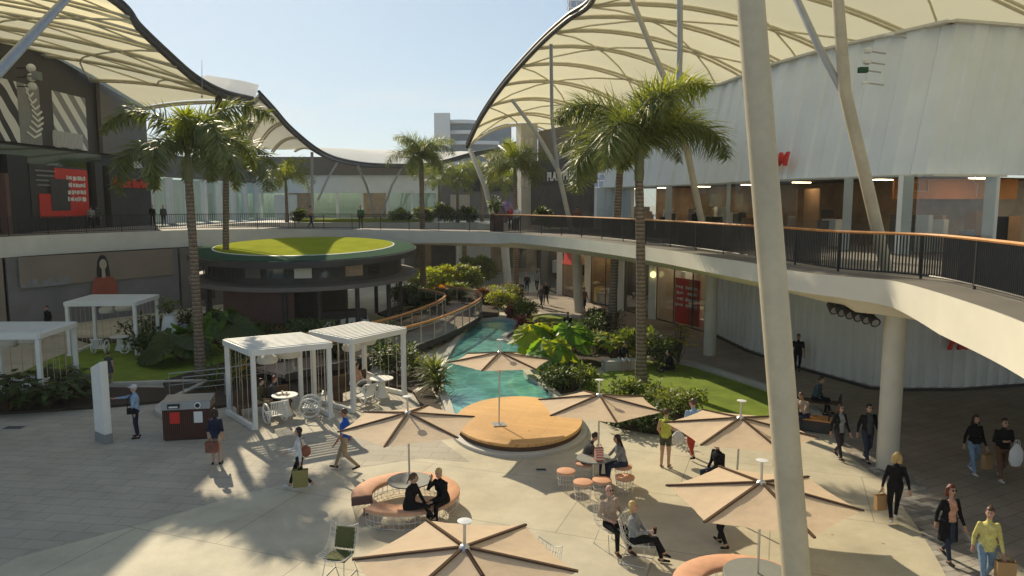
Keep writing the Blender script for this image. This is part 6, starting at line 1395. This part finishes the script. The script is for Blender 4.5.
    if glasses:
        g = MB()
        for s in (-1, 1): g.ell(H(s*.031, .092, .010), (.026, .008, .018), 8, R=R)
        g.beam(H(-.08, .04, .016), H(.08, .04, .016), .008, .008); g.build('sunglasses', K_, root)
    M4 = Matrix.Translation((loc[0], loc[1], z)) @ Matrix.Rotation(face, 4, 'Z') @ Matrix.Scale(k, 4)
    return {s: M4 @ (wr+(wr-el).normalized()*.1) for s, sh_, el, wr in AR}, M4
def carrier(name, label, cat, p, m, wd=.34, h=.42, dp=.14, rz=0., handles=True, soft=False):
    """a bag hanging from the hand at p"""
    t = thing(name, label, cat, (p.x, p.y, p.z-h-.10), rz, world=False); b = MB()
    if soft:
        b.lathe([(.03, 0), (.13, .03), (.2, h*.3), (.19, h*.65), (.08, h*.95), (.03, h)], (0, 0, 0), 16, 1, .6)
        b.build('bag_body', m, t)
    else:
        w2, d2 = wd/2, dp/2; b.add([(-w2*.92, -d2, 0), (w2*.92, -d2, 0), (w2*.92, d2, 0), (-w2*.92, d2, 0), (-w2, -d2*.8, h), (w2, -d2*.8, h), (w2, d2*.8, h), (-w2, d2*.8, h)], [(0, 1, 5, 4), (1, 2, 6, 5), (2, 3, 7, 6), (3, 0, 4, 7), (3, 2, 1, 0)]); b.build('bag_body', m, t)
    hb = MB()
    for d in (-.03, .03): hb.tube([(-.08, d, h*.96), (-.05, d*.5, h+.09), (0, 0, h+.11), (.05, d*.5, h+.09), (.08, d, h*.96)], .007, 5)
    hb.build('handle', m, t)
S_ = PI      # facing the camera
g = G
# left side
a, _ = person('older man in a white cap and pale blue shirt touching the white totem', g(137, 438), PI/2+.35, 'stand', 1.72, top=LBL, pants=NAVY, skin=2, hair='grey', hat=WHT, arms={1: None, -1: None} and {-1: ((-.22, .05, .17), (-.2, .02, -.06)), 1: ((.2, .28, .38), (.16, .56, .38))})
p = g(137, 438); t = thing('shoulder_bag', 'small black shoulder bag on the man in the white cap', 'bag', (p.x-.02, p.y-.23, .95), .3, world=False); MB().box((0, 0, 0), (.24, .09, .2)).build('pouch', K_, t, bevel=.02); MB().tube([(-.1, .02, .1), (-.12, .1, .35), (.02, .18, .52)], .012, 6).build('strap', K_, t)
h_, _ = person('woman in a navy top and cream skirt standing beside the recycling bin', g(217, 464), .1, 'stand', 1.62, fem=True, top=NAVY, sleeve=1.2, pants=BEI, leg=.75, hair='dark', hs='bob', shoes=SHK, hem=-.1)
carrier('handbag', 'orange handbag held by the woman beside the bin', 'bag', h_[-1]+Vector((.14, -.16, .1)), MAR, .34, .3, .14)
h_, _ = person('woman in a white blouse and black trousers striding left', g(301, 489), PI/2+.15, 'walk', 1.68, fem=True, top=WHT, pants=K_, leg=1.85, shoes=SHW, hair='dark', hs='bob', hem=-.12, arms={1: ((.2, .12, .2), (.16, .36, .08)), -1: ((-.2, -.05, .16), (-.2, -.03, -.1))})
carrier('tote_bag', 'patterned yellow tote carried by the woman in the white blouse', 'bag', Vector((h_[-1].x, h_[-1].y, h_[-1].z+.02)), stripemat('tote_print', ((.36, .31, .10), (.22, .19, .07)), 9., axis='DIAGONAL', dist=9), .40, .46, .16, .2)
p = g(301, 489); t = thing('shoulder_bag', 'brown leather shoulder bag on the back of the striding woman', 'bag', (p.x+.2, p.y-.14, 1.08), .2, world=False); MB().ell((0, 0, 0), (.13, .06, .16), 14).build('bag_body', MAR, t); MB().tube([(-.1, 0, .14), (-.12, .03, .32), (-.02, .05, .34)], .012, 6).build('strap', MAR, t)
person('man in a bright blue polo and khaki trousers walking past the parasol', g(346, 470), PI/2, 'walk', 1.78, top=BLU, sleeve=.9, pants=KHA, leg=1.95, shoes=SHK, skin=1, hair='brown', hem=-.1, turn=.1)
# ring bench pair
rc = Vector((-2.6, 17.45))
person('woman in black with a ponytail sitting left on the ring bench', (-2.38, 16.40), -2.0, 'sit', 1.68, fem=True, top=K_, pants=K_, hair='brown', hs='tail', seat=.48, cross=True, lean=.2, arms={1: ((.2, .18, .2), (.06, .40, .10)), -1: ((-.2, .18, .2), (-.06, .42, .12))}, turn=.5)
person('blonde woman in black resting her cheek on her hand, right on the ring bench', (-1.62, 16.78), 2.55, 'sit', 1.68, fem=True, top=K_, pants=K_, hair='blonde', hs='tail', seat=.48, lean=.22, arms={1: ((.2, .25, .36), (.1, .2, .62)), -1: ((-.18, .25, .2), (-.02, .44, .16))}, turn=.2)
# table by the stools
st = G(584, 463, .46); person('person in a grey hooded top leaning over the small round table', (st.x, st.y), -1.5, 'sit', 1.7, top=DGR, pants=DJE, hair='dark', seat=.49, lean=.42, arms={1: ((.2, .3, .26), (.08, .44, .2)), -1: ((-.2, .3, .26), (-.06, .46, .22))})
st = G(623, 466, .46); person('dark-haired woman in a pale top at the small round table', (st.x, st.y), 1.75, 'sit', 1.68, fem=True, top=GRY, pants=DJE, hair='dark', hs='long', seat=.49, lean=.24, arms={1: ((.2, .25, .25), (.1, .5, .2)), -1: ((-.2, .25, .25), (-.08, .5, .2))})
carrier('paper_bag', 'white and red printed paper bag on the small round table', 'bag', Vector((2.28, 18.78, 1.2)), stripemat('bag_print', ((.7, .62, .55), (.62, .12, .08)), 5., axis='Z', dist=8), .22, .34, .14, .3)
# older couple in wire chairs
person('bald older man in a tan jumper sitting in a wire chair', (oldc.x-.05, oldc.y+.12), PI+.5, 'sit', 1.74, top=BEI, pants=K_, skin=2, hs='bald', seat=.44, feet=.46, lean=-.12, glasses=True, arms={-1: ((-.27, .02, .2), (-.12, .24, .08)), 1: ((.28, .0, .2), (.16, .24, .12))}, shoes=cl((.12, .05, .03), 'brown_shoes'))
p = G(640, 560); h_, _ = person('blonde woman in a grey top reclining in a wire chair, coffee cup in hand', (p.x-.12, p.y-.03), -1.95, 'sit', 1.66, fem=True, top=GRY, pants=K_, hair='blonde', hs='bob', skin=2, seat=.44, lean=-.1, cross=True, feet=.5, arms={1: ((.24, .12, .2), (.14, .38, .22)), -1: ((-.22, .1, .18), (-.1, .34, .04))})
t = thing('coffee_cup', 'dark takeaway cup held by the reclining blonde woman', 'cup', tuple(h_[1]), world=False); MB().lathe([(.03, -.06), (.04, .06)], (0, 0, 0), 12).build('cup', K_, t); MB().lathe([(.042, .06), (.042, .075), (.03, .085)], (0, 0, 0), 12).build('lid', BRN, t)
# standing pair by the lawn
h_, _ = person('woman in a yellow singlet and olive shorts standing by the lawn hedge', g(665, 467), -.4, 'stand', 1.68, fem=True, top=YEL, sleeve=.05, pants=OLV, leg=.6, shoes=cl((.2, .13, .08), 'tan_shoes'), skin=0, hair='brown', hs='bun', arms={1: ((.22, .06, .2), (.1, .26, .22)), -1: ((-.22, .0, .18), (-.18, .16, .0))})
person('man in a light blue shirt and rust red trousers by the lawn hedge', g(692, 459), .25, 'walk', 1.82, top=LBL, sleeve=.95, pants=REDC, leg=1.9, shoes=SHK, skin=2, hair='brown', hs='short', stride=.7, hem=-.12, arms={1: ((.2, .16, .26), (.06, .2, .52)), -1: ((-.25, 0, .16), (-.2, .06, -.08))})
carrier('shopping_bag', 'cream shopping bag held between the yellow singlet and light blue shirt', 'bag', g(678, 462)+Vector((0, .1, 1.0)), WHT, .3, .42, .16, .2, soft=True)
p = G(716, 492, 0); person('bald man in black sitting low by the parasol pole', (p.x+.1, p.y+.1), PI*.62, 'sit', 1.76, top=K_, pants=DJE, skin=2, hs='bald', seat=.46, lean=.12)
person('person in black trousers half hidden under the big parasol', g(722, 548), .5, 'walk', 1.78, top=K_, pants=K_, hair='dark', stride=.6)
t = thing('low_stool', 'low stool under the bald man in black', 'stool', (p.x+.1, p.y+.1, 0), world=False); MB().lathe([(.2, .40), (.22, .43), (.2, .46)], (0, 0, 0), 18).build('seat', M['cushion'], t); MB().lathe([(.16, 0), (.19, .4)], (0, 0, 0), 16, cap=False).build('base', M['wire'], t)
# arcade walkers
person('woman in a black jacket and grey top walking towards the plaza', g(838, 459), PI+.25, 'walk', 1.66, fem=True, top=K_, pants=cl((.05, .04, .05), 'plum_leggings'), inner=GRY, hair='brown', hs='long', glasses=True, hem=-.12, stride=.8)
person('man in a black jacket and dark jeans walking beside the thick column', g(866, 462), PI+.1, 'walk', 1.74, top=K_, pants=DJE, inner=DGR, hair='dark', glasses=True, hem=-.1, stride=.7)
h_, _ = person('blonde woman in black walking away along the sunlit edge', g(893, 522), -.35, 'walk', 1.70, fem=True, top=K_, pants=K_, shoes=SHW, hair='blonde', hs='bob', hem=-.06, stride=.85, arms={-1: ((-.24, -.02, .17), (-.27, .02, -.08)), 1: ((.25, -.05, .18), (.30, -.05, -.06))})
carrier('paper_bag', 'brown paper bag hanging from the blonde woman in black', 'bag', h_[-1], M['paper'], .3, .36, .14, .2)
person('auburn-haired woman in a long black cardigan over a peach top', g(946, 561), PI+.1, 'walk', 1.68, fem=True, top=K_, pants=DJE, inner=PCH, coat=.42, hair='red', hs='bob', glasses=True, shoes=SHK, stride=.7)
h_, _ = person('woman in a lemon jumper and pale jeans walking at the lower right', g(984, 588), PI-.25, 'walk', 1.66, fem=True, top=LEM, pants=JEA, hair='brown', hs='bun', skin=2, hem=-.08, stride=.75, turn=-.4, shoes=SHW)
carrier('paper_bag', 'brown paper shopping bag carried by the woman in the lemon jumper', 'bag', h_[-1]+Vector((.02, -.02, .08)), M['paper'], .34, .5, .16, -.2)
h_, _ = person('woman in a black jumper and light jeans walking in the arcade shade', g(972, 474), PI+.05, 'walk', 1.70, fem=True, top=K_, pants=JEA, hair='dark', hs='long', shoes=SHW, hem=-.0, stride=.7)
carrier('paper_bag', 'tan paper bag held by the woman in light jeans', 'bag', h_[1] if h_[1].x > h_[-1].x else h_[-1], M['paper'], .3, .4, .14, .3)
p = g(972, 474); t = thing('waist_bag', 'black waist bag worn by the woman in light jeans', 'bag', (p.x, p.y-.17, 1.02), 0, world=False); MB().ell((0, 0, 0), (.15, .05, .09), 12).build('pouch', K_, t); MB().tube([(-.14, 0, .03), (-.18, .1, .05)], .012, 5).tube([(.14, 0, .03), (.18, .1, .05)], .012, 5).build('strap', K_, t)
h_, _ = person('person in a black jumper and brown trousers clutching a white bag', g(1000, 481), PI-.05, 'walk', 1.76, top=K_, pants=BRN, hair='dark', shoes=SHW, glasses=True, hem=-.0, stride=.6, arms={1: ((.24, .02, .2), (.12, .26, .26)), -1: ((-.24, .02, .2), (-.16, .26, .2))})
carrier('carrier_bag', 'large white carrier bag with black marks held by the person in brown trousers', 'bag', (h_[1]+h_[-1])/2+Vector((.02, -.14, .14)), stripemat('bag_marks', ((.72, .72, .74), (.72, .72, .74)), 1.), .5, .62, .22, .2, soft=True)
person('man in black standing against the fluted wall behind the mast', g(797, 373), PI-.3, 'walk', 1.76, top=K_, sleeve=.8, pants=K_, hair='dark', skin=1, stride=.5)
person('person in a beige hooded top sitting on the orange-topped bench', (bn.x-.15, bn.y+.25), PI-1.0, 'sit', 1.7, top=BEI, pants=DJE, skin=1, hair='brown', shoes=SHW, seat=.46, lean=.35, arms={1: ((.2, .25, .25), (.06, .3, .42)), -1: ((-.2, .25, .25), (-.06, .3, .42))}, cross=True)
person('person in a dark teal top sitting on the black framed bench', (bn2.x, bn2.y+.05), PI+.9, 'sit', 1.72, top=TEA, pants=K_, hair='dark', seat=.47, lean=.25)
# lawn and far sitters and walkers
person('person in a black top and red trousers sitting on the stone seat', (sb.x+.3, sb.y+.25), PI+.35, 'sit', 1.7, top=K_, pants=WHT, leg=1.1, shoes=REDC, hair='dark', seat=.5, lean=.3) 
p = g(672, 372); person('person in black sitting on the lawn beside the yellow croton', (p.x, p.y), PI*.6, 'sit', 1.68, top=K_, pants=K_, hair='dark', seat=.08, feet=.55, lean=.3, z=.05)
p = g(568, 332); person('person in dark clothes sitting on the far lawn bank', (p.x, p.y), PI*.9, 'sit', 1.7, top=K_, pants=DJE, hair='dark', seat=.3, lean=.1, far=True)
gf = 'people walking along the far shops'
for px, py, f, top_, pt_, hr, lab in ((527, 294, PI, K_, DJE, 'dark', 'far walker in black on the bright path'), (537, 291, .2, GRY, K_, 'dark', 'far walker in a grey top beside the walker in black'), (546, 305, PI-.4, K_, K_, 'dark', 'walker in black near the pool planting'), (584, 312, PI+.6, MAR, DJE, 'brown', 'person in a rust top beside the leaning column'), (521, 303, PI, DGR, K_, 'dark', 'person in dark grey at the end of the pool'), (493, 268, PI, BEI, DJE, 'dark', 'distant walker under the footbridge'), (541, 309, PI+.8, DGR, DJE, 'dark', 'person in dark grey pushing along the path')):
    p = g(px, py); person(lab, (p.x, p.y), f, 'walk', 1.72, top=top_, pants=pt_, hair=hr, far=True, stride=.7)
p = g(110, 384); person('child in a grey dress standing on the shaded lawn behind the totem', (p.x, p.y), .2, 'stand', 1.35, fem=True, top=DGR, pants=DGR, leg=.7, skirt=True, sleeve=.3, hair='brown', hs='bun', far=True)
p = g(49, 336); person('person in black standing by the hoarding wall', (p.x, p.y), PI-.3, 'stand', 1.7, top=K_, pants=K_, hair='dark', far=True)
q = c2+v2*.45+u2*.25; person('person in a peach top sitting in the pergola beside the ramp', (q.x, q.y), math.atan2(u2.y, u2.x)-PI/2, 'sit', 1.68, fem=True, top=PCH, sleeve=.4, pants=GRY, hair='brown', hs='tail', seat=.45)
q = c1+v1*.5-u1*.55; person('person in olive sitting at the back of the nearest pergola', (q.x, q.y), math.atan2(u1.y, u1.x)-PI/2-.5, 'sit', 1.7, top=OLV, pants=KHA, hair='dark', seat=.45, lean=.2)
q = c1+v1*.75-u1*.0; person('person in dark red sitting behind the nearest pergola table', (q.x, q.y), math.atan2(u1.y, u1.x)-PI/2-1.2+PI*.3, 'sit', 1.66, top=DGR, pants=K_, hair='red', seat=.45, lean=.2)
for i, (q, rz, lab) in enumerate(((c1+v1*.6-u1*.3, 0, 'brown wicker bench at the back of the nearest pergola'), (c2+v2*.45+u2*.1, 0, 'brown wicker bench at the back of the pergola by the ramp'))):
    u_ = (u1, u2)[i]; rz = math.atan2(u_.y, u_.x)+PI; t = thing('wicker_bench', lab, 'bench', (q.x, q.y, 0), rz, world=False)
    MB().box((0, 0, .38), (1.9, .5, .1)).build('seat', M['umb_rib'], t, bevel=.02); MB().box((0, -.3, .62), (1.9, .08, .5), 0, tilt=.15).build('backrest', M['umb_rib'], t, bevel=.02)
    for x in (-.85, .85): MB().box((x, 0, .17), (.08, .46, .33)).build('leg', M['umb_rib'], t)
# upper walkway
def U(px, py): p = G(px, py, 5.5); return p
for px, py, f, top_, pt_, hr, lab, ps_ in ((92, 229, .4, GRY, K_, 'dark', 'man in a grey shirt and dark trousers on the left walkway', 'walk'), (98, 228.5, .6, DGR, K_, 'dark', 'person in dark grey beside the man in the grey shirt', 'walk'), (153, 226, PI, K_, K_, 'dark', 'person in black by the barber shop', 'stand'), (164, 226, PI+.3, DGR, NAVY, 'blonde', 'blonde person in dark grey by the barber shop', 'stand'), (311, 228.5, -PI/2, PCH, DJE, 'brown', 'person in a peach top crossing the footbridge', 'walk'), (361, 229, PI, GRN, OLV, 'brown', 'person in a green top standing at the footbridge rail', 'stand'), (511, 231.5, PI, REDC, K_, 'dark', 'person in red beside the rust planter', 'stand'), (517, 231.7, PI, WHT, DJE, 'dark', 'person in white beside the rust planter', 'stand'), (695, 243, .5, K_, K_, 'dark', 'shopper in black at the slanted mast on the right walkway', 'stand'), (577, 230, .4, MAR, K_, 'brown', 'shopper in rust near the shoe shop', 'walk')):
    p = U(px, py); person(lab, (p.x, p.y), f, ps_, 1.72, top=top_, pants=pt_, hair=hr, far=True, z=5.51, stride=.7)

# ------------------------------------------------------------------ the bright air of the photograph
hz = MB().box((0, 240, 99), (1300, 620, 200)).build('haze', M['white'], smooth=False); hz['kind'] = 'stuff'
hm = bpy.data.materials.new('haze_air'); hm.use_nodes = True; hn = hm.node_tree; hn.nodes.clear(); ho = hn.nodes.new('ShaderNodeOutputMaterial'); hv = hn.nodes.new('ShaderNodeVolumePrincipled')
hv.inputs['Color'].default_value = (.97, .97, .97, 1); hv.inputs['Density'].default_value = .00032; hv.inputs['Anisotropy'].default_value = .3; hn.links.new(hv.outputs[0], ho.inputs['Volume']); hz.data.materials.clear(); hz.data.materials.append(hm)
